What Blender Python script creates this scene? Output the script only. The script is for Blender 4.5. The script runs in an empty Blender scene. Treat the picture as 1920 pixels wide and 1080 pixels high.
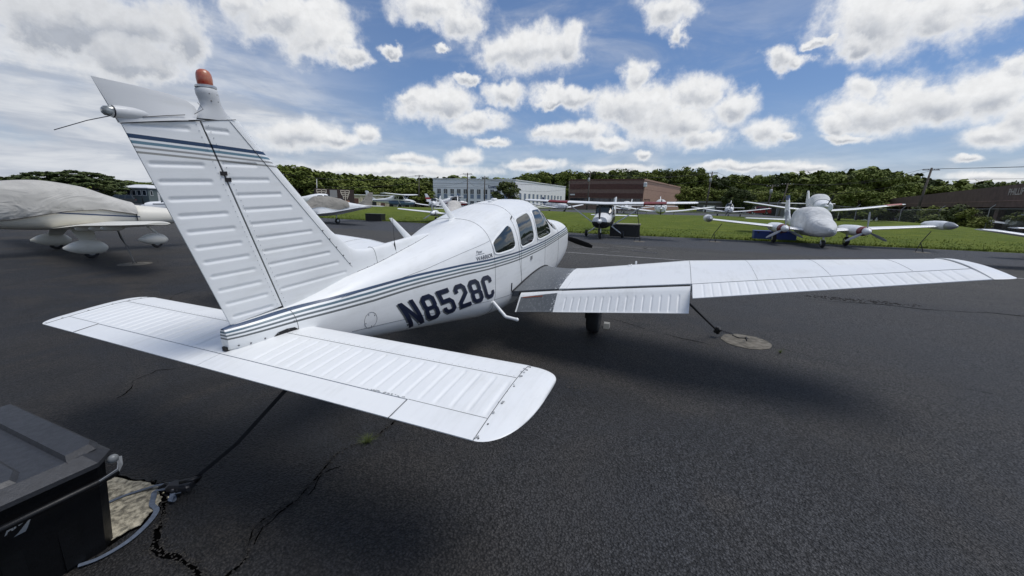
import bpy, math, random
import numpy as np
from mathutils import Vector, Matrix
R = math.radians
random.seed(7)
SC = bpy.context.scene
COL = SC.collection

# ---------------------------------------------------------------- camera
cam = bpy.data.cameras.new('camera'); camo = bpy.data.objects.new('camera', cam); COL.objects.link(camo)
yaw, pit, rol = .3813, -.2170, .0203
f = Vector((math.cos(yaw)*math.cos(pit), math.sin(yaw)*math.cos(pit), math.sin(pit)))
r0 = Vector((math.sin(yaw), -math.cos(yaw), 0)); u0 = r0.cross(f)
rr = r0*math.cos(rol)+u0*math.sin(rol); uu = u0*math.cos(rol)-r0*math.sin(rol)
M = Matrix(((rr.x, uu.x, -f.x, -1.3157), (rr.y, uu.y, -f.y, -2.4333), (rr.z, uu.z, -f.z, 1.8675), (0, 0, 0, 1)))
camo.matrix_world = M
cam.sensor_width = 36; cam.lens = 36*731.23/1920; cam.clip_start = .05; cam.clip_end = 6000
SC.camera = camo
SC.render.resolution_x = 1024; SC.render.resolution_y = 576
SC.view_settings.view_transform = 'Standard'; SC.view_settings.look = 'None'
SC.view_settings.exposure = 0.0; SC.view_settings.gamma = 1.0
SC.view_settings.use_curve_mapping = False
SUN_AZ, SUN_EL = -74.0, 65.0

# ---------------------------------------------------------------- node helpers
class NT:
    def __init__(s, tree): s.t = tree; s.n = tree.nodes; s.l = tree.links
    def new(s, typ, **kw):
        n = s.n.new(typ)
        for k, v in kw.items(): setattr(n, k, v)
        return n
    def put(s, sock, v):
        if v is None: return
        if hasattr(v, 'is_output') or isinstance(v, bpy.types.NodeSocket): s.l.new(v, sock)
        else: sock.default_value = v
    def math(s, op, a, b=None, c=None, clamp=False):
        n = s.new('ShaderNodeMath', operation=op); n.use_clamp = clamp
        for i, v in enumerate((a, b, c)):
            if v is not None: s.put(n.inputs[i], v)
        return n.outputs[0]
    def vmath(s, op, a, b=None, c=None):
        n = s.new('ShaderNodeVectorMath', operation=op)
        for i, v in enumerate((a, b, c)):
            if v is not None: s.put(n.inputs[i], v)
        return n.outputs['Value'] if op in ('DOT_PRODUCT', 'LENGTH', 'DISTANCE') else n.outputs[0]
    def noise(s, vec, scale, detail=4, rough=.55, dist=0.0, color=False):
        n = s.new('ShaderNodeTexNoise'); n.inputs['Scale'].default_value = scale
        n.inputs['Detail'].default_value = detail; n.inputs['Roughness'].default_value = rough
        n.inputs['Distortion'].default_value = dist
        if vec is not None: s.l.new(vec, n.inputs['Vector'])
        return n.outputs['Color' if color else 'Fac']
    def ramp(s, v, a, b, lo=0.0, hi=1.0, smooth=True):
        n = s.new('ShaderNodeMapRange'); n.interpolation_type = 'SMOOTHSTEP' if smooth else 'LINEAR'
        s.put(n.inputs[0], v)
        for i, q in enumerate((a, b, lo, hi)): n.inputs[i+1].default_value = q
        return n.outputs[0]
    def mix(s, fac, a, b):
        n = s.new('ShaderNodeMix', data_type='RGBA'); s.put(n.inputs[0], fac)
        s.put(n.inputs[6], a if not isinstance(a, tuple) else (*a[:3], 1)); s.put(n.inputs[7], b if not isinstance(b, tuple) else (*b[:3], 1))
        return n.outputs[2]
    def xyz(s, v):
        n = s.new('ShaderNodeSeparateXYZ'); s.l.new(v, n.inputs[0]); return n.outputs
    def comb(s, x, y, z):
        n = s.new('ShaderNodeCombineXYZ')
        for i, v in enumerate((x, y, z)): s.put(n.inputs[i], v)
        return n.outputs[0]
    def scale(s, v, sx, sy, sz):
        return s.vmath('MULTIPLY', v, (sx, sy, sz))

# ---------------------------------------------------------------- world: daylight sky with cumulus
W = bpy.data.worlds.new('World'); SC.world = W; W.use_nodes = True
t = NT(W.node_tree); t.n.clear()
out = t.new('ShaderNodeOutputWorld'); bg = t.new('ShaderNodeBackground'); bg.inputs[1].default_value = 0.092
t.l.new(bg.outputs[0], out.inputs[0])
sky = t.new('ShaderNodeTexSky', sky_type='NISHITA'); sky.sun_disc = False
sky.sun_elevation = R(SUN_EL); sky.sun_rotation = R(90-SUN_AZ); sky.altitude = 50; sky.air_density = 1.0; sky.dust_density = 0.6; sky.ozone_density = 3.0
D = t.new('ShaderNodeTexCoord').outputs['Generated']
dn = t.vmath('NORMALIZE', D)
x, y, z = t.xyz(dn)
az = t.math('MULTIPLY', t.math('ARCTAN2', y, x), 180/math.pi)
el = t.math('MULTIPLY', t.math('ARCSINE', z), 180/math.pi)
nz1 = t.noise(dn, 9, 3, .55, color=True); nz2 = t.noise(dn, 34, 5, .62, color=True)
w1 = t.vmath('SUBTRACT', nz1, (.5, .5, .5)); w2 = t.vmath('SUBTRACT', nz2, (.5, .5, .5))
warp = t.vmath('ADD', t.vmath('MULTIPLY', w1, (6, 3.4, 0)), t.vmath('MULTIPLY', w2, (2.6, 2.1, 0)))
wx, wy, wz_ = t.xyz(warp)
damp = t.ramp(el, 2, 14, .35, 1.0)
P = t.comb(t.math('ADD', az, t.math('MULTIPLY', wx, damp)), t.math('ADD', el, t.math('MULTIPLY', wy, damp)), 1.0)
PUFF = [(66.9,14.98,8.2,3.01,.267),(60.0,16.09,2.4,2.83,.229),(63.7,12.97,4.0,2.12,.217),(71.1,14.38,2.7,2.41,.304),(49.5,19.7,6.6,2.22,.181),(46.3,17.97,4.1,2.38,.151),(43.1,16.8,1.7,1.22,.126),(54.1,19.72,3.0,1.41,.217),(32.2,22.76,6.05,1.95,.079),(28.8,21.42,2.6,1.5,.058),(20.4,18.92,6.7,2.74,.008),(24.3,18.84,3.55,2.0,.028),(15.1,19.45,2.95,2.25,-.02),(23.5,14.07,3.05,1.56,.025),(28.1,15.45,1.25,.73,.044),(32.4,12.43,5.25,2.28,.057),(27.8,10.25,3.65,1.59,.036),(35.9,13.02,1.95,.87,.072),(14.8,13.69,4.45,1.38,-.01),(17.3,13.19,2.2,.76,0),(6.0,15.35,2.0,1.89,-.052),(6.7,12.05,5.75,2.64,-.036),(1.6,10.28,6.1,2.63,-.044),(-1.2,13.42,3.8,2.04,-.075),(-5.2,11.36,2.6,2.05,-.079),(-2.7,8.09,3.05,1.13,-.043),(3.8,12.54,3.3,1.84,-.048),(-9.5,8.56,2.7,1.52,-.067),(-11.6,7.84,1.05,.69,-.067),(13.5,9.27,5.6,1.47,-.004),(8.8,8.02,2.7,.94,-.011),(17.9,9.73,1.8,.94,.008),(49.8,7.52,4.9,1.83,.09),(41.4,8.32,1.65,1.16,.073),(45.3,7.27,3.15,1.01,.075),(3.2,22.18,3.1,1.77,-.1),(1.1,19.94,1.2,1.15,-.104),(-9.7,16.12,1.65,1.13,-.142),(-11.5,15.66,1.25,.62,-.148),(-17.3,17.5,4.35,3.42,-.213),(-21.9,17.1,4.0,2.14,-.243),(-16.0,15.49,1.95,1.21,-.179),(-12.9,16.89,1.0,.58,-.18),(-24.7,17.33,1.95,1.0,-.277),(-18.3,9.55,4.05,1.96,-.112),(-22.0,10.28,4.15,2.16,-.142),(-26.1,10.33,2.9,2.31,-.167),(-17.5,11.65,1.7,1.42,-.141),(-27.0,12.44,1.1,.92,-.209),(-27.1,6.67,2.2,1.15,-.105),(-16.9,7.56,2.5,.54,-.08),(-28.6,8.02,1.75,1.75,-.137),(-15.8,8.77,1.85,1.07,-.092),(36.1,5.29,3.2,.83,.042),(28.9,5.7,2.8,.98,.032),(38.3,3.69,13.05,.97,.038),(-7.8,4.8,6.75,.56,-.025),(4.5,6.48,.95,.6,-.016),(-27.4,3.2,2.55,.47,-.035),(-14.2,4.27,2.45,.47,-.031),(19.2,5.08,4.5,.71,.016),(8.2,4.81,5.65,.56,0),(24.5,7.64,2.2,.62,.025),(38.9,18.11,1.45,.66,.103),(30.9,18.36,1.1,.52,.068),(45.0,3.2,6.4,.8,.045),(-25.8,4.69,1.3,.33,-.065),
 # the same sky carries on outside the frame
 (85,16,8,3,.1),(97,9,9,3,0),(104,20,7,4,0),(-38,14,6,3,0),(-47,8,7,2.5,0),(-55,19,7,4,0),(30,34,9,5,0),(0,38,8,5,0),(60,38,11,5,0),(-30,34,9,4.5,0),(125,13,10,4,0),(150,20,11,5,0),(175,10,9,3,0),(-80,12,9,4,0),(-105,18,10,5,0),(-130,11,10,4,0),(-155,19,9,4,0)]
F = None; SW = None; SV = None
for a0, e0, ra, re, k in PUFF:
    ra *= 1.07; re *= 1.10
    u = t.vmath('DOT_PRODUCT', P, (1/ra, 0, -a0/ra))
    v = t.vmath('DOT_PRODUCT', P, (k/re, 1/re, -(e0+k*a0)/re))
    d = t.math('SUBTRACT', 1.0, t.vmath('LENGTH', t.comb(u, v, 0)))
    w = t.math('MAXIMUM', d, 0.0)
    wv = t.math('MULTIPLY', w, v)
    F = d if F is None else t.math('SMOOTH_MAX', F, d, .12)
    SW = w if SW is None else t.math('ADD', SW, w)
    SV = wv if SV is None else t.math('ADD', SV, wv)
V = t.math('DIVIDE', SV, t.math('ADD', SW, .05))
nf = t.noise(dn, 22, 7, .62); nb = t.noise(dn, 60, 5, .6)
field = t.math('ADD', F, t.math('MULTIPLY', t.math('SUBTRACT', nf, .5), 1.25))
field = t.math('ADD', field, t.math('MULTIPLY', t.math('SUBTRACT', nb, .5), .22))
dens = t.math('POWER', t.ramp(field, -.34, .46), 1.25)
# generic broken cloud high overhead, as the sky in view implies
gen = t.noise(t.vmath('DIVIDE', dn, t.comb(t.math('MAXIMUM', z, .12), t.math('MAXIMUM', z, .12), t.math('MAXIMUM', z, .12))), 1.3, 7, .58)
gen = t.math('MULTIPLY', t.ramp(gen, .5, .66), t.ramp(el, 26, 36))
dens = t.math('MAXIMUM', dens, gen)
# thin veil and low layered cloud
vs = t.comb(t.math('MULTIPLY', az, .035), t.math('MULTIPLY', el, .16), 0.3)
veil = t.noise(vs, 1.6, 6, .6, .6)
veil2 = t.noise(t.scale(dn, 1, 1, 3.2), 3.2, 6, .62, .7)
leftw = t.ramp(az, 33, 60, 0, 1); low = t.ramp(el, 13, 1, 0, 1)
leftlow = t.math('MULTIPLY', leftw, t.ramp(el, 22, 8, .12, 1))
vamt = t.math('MULTIPLY', t.ramp(veil2, .42, .74), .38)
vamt = t.math('ADD', vamt, t.math('MULTIPLY', t.ramp(veil, .15, .55), t.math('MULTIPLY', leftlow, .80)))
vamt = t.math('ADD', vamt, t.math('MULTIPLY', t.ramp(el, 14, 0, 0, 1), .52), clamp=True)
g2 = t.noise(vs, 3.3, 5, .6, .3)
veilcol = t.mix(t.ramp(g2, .35, .65), (4.9, 5.4, 6.3), (7.4, 7.7, 8.2))
base = t.mix(vamt, t.mix(.22, t.vmath('MULTIPLY', sky.outputs[0], (.80, .92, 1.10)), (2.4, 3.7, 6.3)), veilcol)
# cumulus shading: bright tops and rims, grey thick bases
thick = t.ramp(field, .12, .85)
basew = t.ramp(V, .28, -.48, 0, 1)
big = t.noise(dn, 9, 3, .5)
grey = t.math('MULTIPLY', thick, t.math('ADD', t.math('MULTIPLY', basew, 1.0), t.math('MULTIPLY', t.math('SUBTRACT', big, .49), .75)), clamp=True)
leftgrey = t.math('MULTIPLY', t.ramp(az, 44, 66, 0, .42), t.ramp(field, -.1, .5))
grey = t.math('ADD', grey, leftgrey, clamp=True)
ccol = t.mix(grey, (9.5, 9.55, 9.6), (4.6, 4.95, 5.6))
det = t.ramp(nb, .3, .7, .95, 1.04)
ccol = t.vmath('MULTIPLY', ccol, t.comb(det, det, det))
fin = t.mix(t.math('MULTIPLY', dens, .97), base, ccol)
gnd = t.ramp(el, 0, -3, 0, 1)
fin = t.mix(gnd, fin, (1.2, 1.3, 1.2))
t.l.new(fin, bg.inputs[0])
W.cycles.sampling_method = 'MANUAL'; W.cycles.sample_map_resolution = 512

sun = bpy.data.lights.new('sun', 'SUN'); suno = bpy.data.objects.new('sun', sun); COL.objects.link(suno)
sun.energy = 2.5; sun.angle = R(30); sun.color = (1, .965, .915)
sd = Vector((math.cos(R(SUN_EL))*math.cos(R(SUN_AZ)), math.cos(R(SUN_EL))*math.sin(R(SUN_AZ)), math.sin(R(SUN_EL))))
suno.rotation_euler = sd.to_track_quat('Z', 'Y').to_euler()
suno.location = (0, 0, 30)

# ---------------------------------------------------------------- materials
MATS = {}
def mat(name, col, rough=.5, metal=0.0, var=.0, vscale=5.0, bump=0.0, bscale=40.0, spec=.5, col2=None, coat=0.0, trans=0.0, stretch=(1, 1, 1)):
    if name in MATS: return MATS[name]
    m = bpy.data.materials.new(name); m.use_nodes = True; k = NT(m.node_tree)
    b = m.node_tree.nodes['Principled BSDF']
    b.inputs['Roughness'].default_value = rough; b.inputs['Metallic'].default_value = metal
    b.inputs['Specular IOR Level'].default_value = spec; b.inputs['Coat Weight'].default_value = coat
    b.inputs['Transmission Weight'].default_value = trans
    b.inputs['Base Color'].default_value = (*col, 1)
    if var > 0 or bump > 0:
        oc = k.new('ShaderNodeTexCoord').outputs['Object']
        if stretch != (1, 1, 1): oc = k.scale(oc, *stretch)
    if var > 0:
        n = k.noise(oc, vscale, 6, .6); c2 = col2 or tuple(c*(1-var) for c in col)
        k.l.new(k.mix(k.ramp(n, .32, .68), tuple(min(1, c*(1+var*.5)) for c in col) if not col2 else col, c2), b.inputs['Base Color'])
        k.l.new(k.math('ADD', k.math('MULTIPLY', k.math('SUBTRACT', n, .5), .25), rough, clamp=True), b.inputs['Roughness'])
    if bump > 0:
        bn = k.new('ShaderNodeBump'); bn.inputs['Strength'].default_value = .6; bn.inputs['Distance'].default_value = bump
        k.l.new(k.noise(oc, bscale, 5, .6), bn.inputs['Height']); k.l.new(bn.outputs[0], b.inputs['Normal'])
    MATS[name] = m; return m

def paint(name, col, stripes=None, dirt=.13, rough=.40, walk=False):
    """aircraft paint with faint grime streaks; stripes='side' or 'fin' adds the livery bands (flat print)"""
    if name in MATS: return MATS[name]
    m = bpy.data.materials.new(name); m.use_nodes = True; k = NT(m.node_tree); b = m.node_tree.nodes['Principled BSDF']
    oc = k.new('ShaderNodeTexCoord').outputs['Object']
    n = k.noise(oc, 2.3, 6, .65); n2 = k.noise(k.scale(oc, 3, 30, 30), 1.0, 5, .6)
    n3 = k.noise(oc, 38, 4, .7)
    dk = tuple(c*(.80) for c in col); dk = (dk[0], dk[1]*.995, dk[2]*.97)
    fac = k.math('MULTIPLY', k.ramp(k.math('ADD', k.math('MULTIPLY', n, .6), k.math('MULTIPLY', n2, .4)), .45, .75), dirt*6, clamp=True)
    c = k.mix(fac, col, dk)
    spots = k.math('MULTIPLY', k.ramp(n3, .69, .76), .35)
    c = k.mix(spots, c, (.42, .42, .40))
    X, Y, Z = k.xyz(oc)
    if stripes:
        if stripes == 'side':
            fc = k.new('ShaderNodeFloatCurve'); cv = fc.mapping.curves[0]
            pts = [(-3.7,1.290),(-3.45,1.300),(-3.2,1.306),(-2.93,1.306),(-2.5,1.310),(-2.2,1.312),(-1.67,1.300),(-.93,1.274),(-.08,1.235),(.4,1.228),(1.46,1.229),(2.2,1.245),(3.0,1.27)]
            mp = [((a+3.7)/6.7, (b_-1.0)/.5) for a, b_ in pts]
            cv.points[0].location = mp[0]; cv.points[1].location = mp[-1]
            for q in mp[1:-1]: cv.points.new(*q)
            fc.mapping.update()
            k.l.new(k.math('DIVIDE', k.math('ADD', X, 3.7), 6.7), fc.inputs['Value'])
            top = k.math('ADD', k.math('MULTIPLY', fc.outputs[0], .5), 1.0)
            thick = k.ramp(X, -3.65, -2.6, .072, .122, smooth=False)
            bands = [(0, .17, (.018, .045, .10)), (.30, .45, (.07, .12, .15)), (.58, .72, (.12, .14, .145)), (.86, 1.0, (.11, .12, .12))]
        else:
            top = k.math('ADD', k.math('MULTIPLY', X, -.0667), 2.1045)
            thick = .088
            bands = [(0, .22, (.010, .035, .085)), (.34, .50, (.11, .20, .25)), (.62, .74, (.27, .27, .26)), (.88, 1.0, (.27, .27, .25))]
        uu_ = k.math('DIVIDE', k.math('SUBTRACT', top, Z), thick)
        uu_ = k.math('ADD', uu_, k.math('MULTIPLY', k.math('SUBTRACT', n, .5), .03))
        for a, b_, cc in bands:
            msk = k.math('MULTIPLY', k.math('GREATER_THAN', uu_, a), k.math('LESS_THAN', uu_, b_))
            c = k.mix(msk, c, k.mix(k.math('MULTIPLY', n3, .25), cc, tuple(q*1.6+.02 for q in cc)))
    if walk:   # worn black non-slip wing walk with a ragged rubbed edge
        n4 = k.noise(k.scale(oc, 1, 1.6, 1), 26, 6, .75); n5 = k.noise(oc, 7, 5, .7)
        Ya = k.math('MULTIPLY', Y, -1)
        inb = k.math('LESS_THAN', Ya, 1.205)
        if walk == 'flap': inb = k.math('MULTIPLY', inb, k.math('MULTIPLY', k.math('LESS_THAN', X, -.492), k.math('GREATER_THAN', Ya, .72)))
        if walk == 'flap': inb = k.math('MULTIPLY', inb, k.math('GREATER_THAN', X, -.83))
        edge = k.ramp(Ya, 1.0, 1.2, 0, .16)
        wear = k.math('GREATER_THAN', k.math('ADD', n4, k.math('MULTIPLY', n5, .35)), k.math('SUBTRACT', .91, edge))
        wc = k.mix(n5, (.070, .078, .085), (.135, .145, .155))
        wc = k.mix(k.ramp(n4, .5, .7, 0, .5), wc, (.30, .32, .33))
        wc = k.mix(wear, wc, (.55, .57, .57))
        c = k.mix(inb, c, wc)
        k.l.new(k.math('ADD', k.math('MULTIPLY', inb, .45), rough), b.inputs['Roughness'])
    else:
        k.l.new(k.math('ADD', k.math('MULTIPLY', fac, .3), rough), b.inputs['Roughness'])
    k.l.new(c, b.inputs['Base Color'])
    bn = k.new('ShaderNodeBump'); bn.inputs['Strength'].default_value = .25; bn.inputs['Distance'].default_value = .012
    k.l.new(k.noise(oc, 3.2, 3, .5), bn.inputs['Height']); k.l.new(bn.outputs[0], b.inputs['Normal'])
    b.inputs['Coat Weight'].default_value = .25; b.inputs['Coat Roughness'].default_value = .15
    MATS[name] = m; return m

WHITE = (.785, .795, .785)
m_white = paint('white_paint', WHITE)
m_side = paint('white_paint_side_stripes', WHITE, 'side')
m_fin = paint('white_paint_fin_stripes', WHITE, 'fin')
m_wing = paint('white_paint_wing_walk', WHITE, walk='wing')
m_flap = paint('white_paint_flap_walk', WHITE, walk='flap')
m_seam = mat('seam_shadow_gap', (.09, .095, .10), .8)
m_gap = mat('black_gap_seal', (.008, .008, .009), .7)
m_screw = mat('screw_head', (.16, .16, .16), .45, .6)
m_navy = mat('navy_vinyl', (.012, .018, .045), .35, var=.3, vscale=30)
m_grey_v = mat('grey_vinyl', (.14, .15, .15), .4)
m_glassd = mat('tinted_cabin_glass', (.010, .015, .014), .03, spec=.55, coat=.25)
m_rubber = mat('tyre_rubber', (.02, .02, .021), .8, bump=.002, bscale=80)
m_black = mat('black_plastic', (.012, .012, .013), .45)
m_alu = mat('bare_aluminium', (.55, .56, .57), .35, .9)
m_dkmetal = mat('dark_steel', (.06, .06, .065), .45, .7)
m_red = mat('red_paint', (.33, .03, .035), .4, var=.2)
m_redlens = mat('amber_red_lens', (.42, .035, .02), .3, coat=.3, var=.5, vscale=11, col2=(.50, .22, .12))
m_cap = paint('weathered_fibreglass', (.56, .57, .57), dirt=.14, rough=.5)
m_lens = mat('clear_lens', (.34, .36, .35), .08, coat=1, var=.6, vscale=40)
m_concrete = mat('concrete', (.155, .14, .112), .9, var=.5, vscale=9, bump=.01, bscale=60)
m_rope = mat('tie_rope_dark', (.018, .018, .02), .85, bump=.002, bscale=200)
m_ropeL = mat('tie_rope_pale', (.22, .21, .19), .9, bump=.002, bscale=200)
m_strap = mat('blue_grey_webbing', (.10, .125, .17), .75, var=.25, vscale=60)

# ---------------------------------------------------------------- mesh helpers
def mesh(name, verts, faces, m=None, parent=None, smooth=False, kind=None, loc=None):
    me = bpy.data.meshes.new(name); me.from_pydata([tuple(map(float, v)) for v in verts], [], faces); me.validate(); me.update()
    if m: me.materials.append(m)
    if smooth: me.shade_smooth()
    return objm(name, me, parent, kind, loc)
def objm(name, me, parent=None, kind=None, loc=None):
    o = bpy.data.objects.new(name, me); COL.objects.link(o)
    if parent: o.parent = parent
    if kind: o['kind'] = kind
    if loc: o.location = loc
    return o
def thing(name, label, cat, loc=(0, 0, 0), rz=0.0, group=None, roty=0.0):
    o = bpy.data.objects.new(name, None); COL.objects.link(o); o.location = loc; o.rotation_euler = (0, roty, rz)
    o.empty_display_size = .3
    tag(o, label, cat, group); return o
def tag(o, label, cat, group=None):
    o['label'] = label; o['category'] = cat
    if group: o['group'] = group
    return o
class MB:
    def __init__(s): s.v = []; s.f = []
    def add(s, vs, fs):
        b = len(s.v); s.v += [tuple(map(float, v)) for v in vs]; s.f += [tuple(i+b for i in q) for q in fs]; return s
    def box(s, c, d, rz=0.0, M=None):
        hx, hy, hz = d[0]/2, d[1]/2, d[2]/2; vs = []
        cr, sr = math.cos(rz), math.sin(rz)
        for zz in (-hz, hz):
            for yy in (-hy, hy):
                for xx in (-hx, hx):
                    vs.append((c[0]+xx*cr-yy*sr, c[1]+xx*sr+yy*cr, c[2]+zz))
        return s.add(vs, [(0, 2, 3, 1), (4, 5, 7, 6), (0, 1, 5, 4), (2, 6, 7, 3), (0, 4, 6, 2), (1, 3, 7, 5)])
    def bbox(s, c, d, b=.01, rz=0.0):   # box with chamfered vertical edges and top edge
        hx, hy, hz = d[0]/2, d[1]/2, d[2]/2
        def ring(ix, iy, zz, bb):
            q = [(-ix+bb, -iy), (ix-bb, -iy), (ix, -iy+bb), (ix, iy-bb), (ix-bb, iy), (-ix+bb, iy), (-ix, iy-bb), (-ix, -iy+bb)]
            cr, sr = math.cos(rz), math.sin(rz)
            return [(c[0]+x_*cr-y_*sr, c[1]+x_*sr+y_*cr, c[2]+zz) for x_, y_ in q]
        rings = [ring(hx-b, hy-b, -hz, b), ring(hx, hy, -hz+b, b), ring(hx, hy, hz-b, b), ring(hx-b, hy-b, hz, b)]
        return s.loft(rings, True, True)
    def loft(s, rings, cap0=False, cap1=False, closed=True):
        n = len(rings[0]); vs = [p for r_ in rings for p in r_]; fs = []
        for i in range(len(rings)-1):
            for j in range(n if closed else n-1):
                a = i*n+j; b = i*n+(j+1) % n
                fs.append((a, b, b+n, a+n))
        if cap0: fs.append(tuple(range(n-1, -1, -1)))
        if cap1: fs.append(tuple((len(rings)-1)*n+j for j in range(n)))
        return s.add(vs, fs)
    def tube(s, pts, r, n=6, cap=True):
        pts = [Vector(p) for p in pts]; rings = []
        rs = r if isinstance(r, (list, tuple)) else [r]*len(pts)
        up = None
        for i, p in enumerate(pts):
            d = (pts[min(i+1, len(pts)-1)]-pts[max(i-1, 0)])
            if d.length < 1e-9: d = Vector((0, 0, 1))
            d.normalize()
            if up is None: up = Vector((0, 0, 1)) if abs(d.z) < .9 else Vector((1, 0, 0))
            a = d.cross(up)
            if a.length < 1e-6: a = d.cross(Vector((1, 0, 0)))
            a.normalize(); b = a.cross(d); up = b.copy() if abs(b.length-1) < 1e-3 else up
            rings.append([p+rs[i]*(a*math.cos(2*math.pi*q/n)+b*math.sin(2*math.pi*q/n)) for q in range(n)])
        return s.loft(rings, cap, cap)
    def strip(s, pts, w, t_, nrm=(0, 0, 1)):   # flat webbing
        pts = [Vector(p) for p in pts]; N = Vector(nrm); rings = []
        for i, p in enumerate(pts):
            d = (pts[min(i+1, len(pts)-1)]-pts[max(i-1, 0)]).normalized()
            a = d.cross(N); a = a.normalized() if a.length > 1e-6 else Vector((1, 0, 0)); b = a.cross(d).normalized()
            rings.append([p+a*w/2+b*t_/2, p-a*w/2+b*t_/2, p-a*w/2-b*t_/2, p+a*w/2-b*t_/2])
        return s.loft(rings, True, True)
    def disc(s, c, r, h, n=40, rag=0.0, rnd=random):
        rr_ = [r*(1+rag*(rnd.random()-.5)) for _ in range(n)]
        top = [(c[0]+rr_[i]*math.cos(2*math.pi*i/n), c[1]+rr_[i]*math.sin(2*math.pi*i/n), c[2]+h) for i in range(n)]
        bot = [(p[0], p[1], c[2]) for p in top]
        return s.loft([bot, top], True, True)
    def prism(s, poly, axis, a, b):   # polygon extruded along axis between a and b
        def P(q, w):
            return {0: (w, q[0], q[1]), 1: (q[0], w, q[1]), 2: (q[0], q[1], w)}[axis]
        return s.loft([[P(q, a) for q in poly], [P(q, b) for q in poly]], True, True)
    def sphere(s, c, r, n=10, m_=6, sc=(1, 1, 1)):
        rings = []
        for i in range(1, m_):
            ph = math.pi*i/m_
            rings.append([(c[0]+r*sc[0]*math.sin(ph)*math.cos(2*math.pi*j/n), c[1]+r*sc[1]*math.sin(ph)*math.sin(2*math.pi*j/n), c[2]-r*sc[2]*math.cos(ph)) for j in range(n)])
        return s.loft(rings, True, True)
    def revx(s, prof, n=16, c=(0, 0, 0)):   # profile (x, r) revolved about x
        return s.loft([[(c[0]+x_, c[1]+r_*math.cos(2*math.pi*j/n), c[2]+r_*math.sin(2*math.pi*j/n)) for j in range(n)] for x_, r_ in prof], True, True)
    def revy(s, prof, n=16, c=(0, 0, 0)):
        return s.loft([[(c[0]+r_*math.cos(2*math.pi*j/n), c[1]+y_, c[2]+r_*math.sin(2*math.pi*j/n)) for j in range(n)] for y_, r_ in prof], True, True)
    def revz(s, prof, n=16, c=(0, 0, 0)):
        return s.loft([[(c[0]+r_*math.cos(2*math.pi*j/n), c[1]+r_*math.sin(2*math.pi*j/n), c[2]+z_) for j in range(n)] for z_, r_ in prof], True, True)
    def build(s, name, m, parent=None, smooth=False, kind=None):
        return mesh(name, s.v, s.f, m, parent, smooth, kind)
def autosm(o, ang=35):
    me = o.data; me.shade_smooth()
    try: me.set_sharp_from_angle(angle=R(ang))
    except Exception: pass
    return o
def naca(s, tc):
    s = min(max(s, 0), 1)
    return 5*tc*(.2969*math.sqrt(s)-.126*s-.3516*s*s+.2843*s**3-.1036*s**4)
def lerp(a, b, u): return a+(b-a)*u
def interp(tab, x_):
    if x_ <= tab[0][0]: return tab[0][1]
    for (a, b), (c, d) in zip(tab, tab[1:]):
        if x_ <= c: return lerp(b, d, (x_-a)/(c-a))
    return tab[-1][1]
def pch(xs, ys, q):
    n = len(xs)
    if q <= xs[0]: return ys[0]
    if q >= xs[-1]: return ys[-1]
    i = max(j for j in range(n-1) if xs[j] <= q)
    d = [(ys[j+1]-ys[j])/(xs[j+1]-xs[j]) for j in range(n-1)]
    def mm(j):
        if j == 0: return d[0]
        if j == n-1: return d[-1]
        if d[j-1]*d[j] <= 0: return 0.
        a = 2*(xs[j+1]-xs[j])+(xs[j]-xs[j-1]); b = (xs[j+1]-xs[j])+2*(xs[j]-xs[j-1])
        return (a+b)/(a/d[j-1]+b/d[j])
    h = xs[i+1]-xs[i]; u = (q-xs[i])/h
    return (1+2*u)*(1-u)**2*ys[i]+u*(1-u)**2*h*mm(i)+u*u*(3-2*u)*ys[i+1]+u*u*(u-1)*h*mm(i+1)
def text_mesh(s_, size=1.0, shear=0.0, bold=0.0):
    cu = bpy.data.curves.new('text', 'FONT'); cu.body = s_; cu.size = size; cu.shear = shear; cu.offset = bold; cu.resolution_u = 3
    o = bpy.data.objects.new('text', cu); COL.objects.link(o)
    dg = bpy.context.evaluated_depsgraph_get(); dg.update()
    me = bpy.data.meshes.new_from_object(o.evaluated_get(dg))
    vs = [tuple(v.co) for v in me.vertices]; fs = [tuple(p.vertices) for p in me.polygons]
    bpy.data.objects.remove(o); bpy.data.curves.remove(cu); bpy.data.meshes.remove(me)
    return vs, fs

# ================================================================ MAIN AIRCRAFT (frame: x forward, y left, z up, origin under the wing)
AC = thing('light_aircraft', 'white low-wing single-engine plane in front with navy stripes and big N8528C lettering', 'aircraft', (3.8, 0, 0), 0, roty=-.054)
def part(mb, name, m, parent=AC, smooth=False, ang=35, kind=None):
    if any(w in name for w in ('screw', 'seam', 'control_gap', 'slot')): kind = 'stuff'
    o = mb.build(name, m, parent, smooth, kind)
    if smooth: autosm(o, ang)
    return o
FST = [(-3.635,.032,1.290,1.150,1.21,2.2,2.4),(-3.55,.07,1.298,1.12,1.20,2.2,2.5),(-3.21,.135,1.315,.975,1.17,2.2,3.0),(-2.56,.235,1.42,.835,1.13,2.3,3.2),(-2.0,.335,1.50,.72,1.10,2.4,3.4),(-1.45,.44,1.585,.61,1.08,2.6,3.6),(-.95,.545,1.70,.51,1.06,2.8,3.8),(-.5,.57,1.79,.45,1.05,2.8,4.0),(0,.575,1.85,.40,1.05,2.8,4.0),(.5,.575,1.875,.36,1.05,2.8,4.0),(1.0,.57,1.86,.35,1.05,2.8,4.0),(1.25,.56,1.77,.35,1.05,2.8,4.0),(1.5,.55,1.63,.355,1.05,2.9,4.0),(1.75,.54,1.495,.36,1.05,3.1,3.8),(1.9,.535,1.46,.37,1.05,3.2,3.6),(2.3,.525,1.43,.43,1.05,3.2,3.4),(2.6,.515,1.40,.50,1.05,3.1,3.2),(2.82,.49,1.34,.58,1.04,3.0,3.0),(2.93,.42,1.25,.68,1.02,2.8,2.8)]
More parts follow.
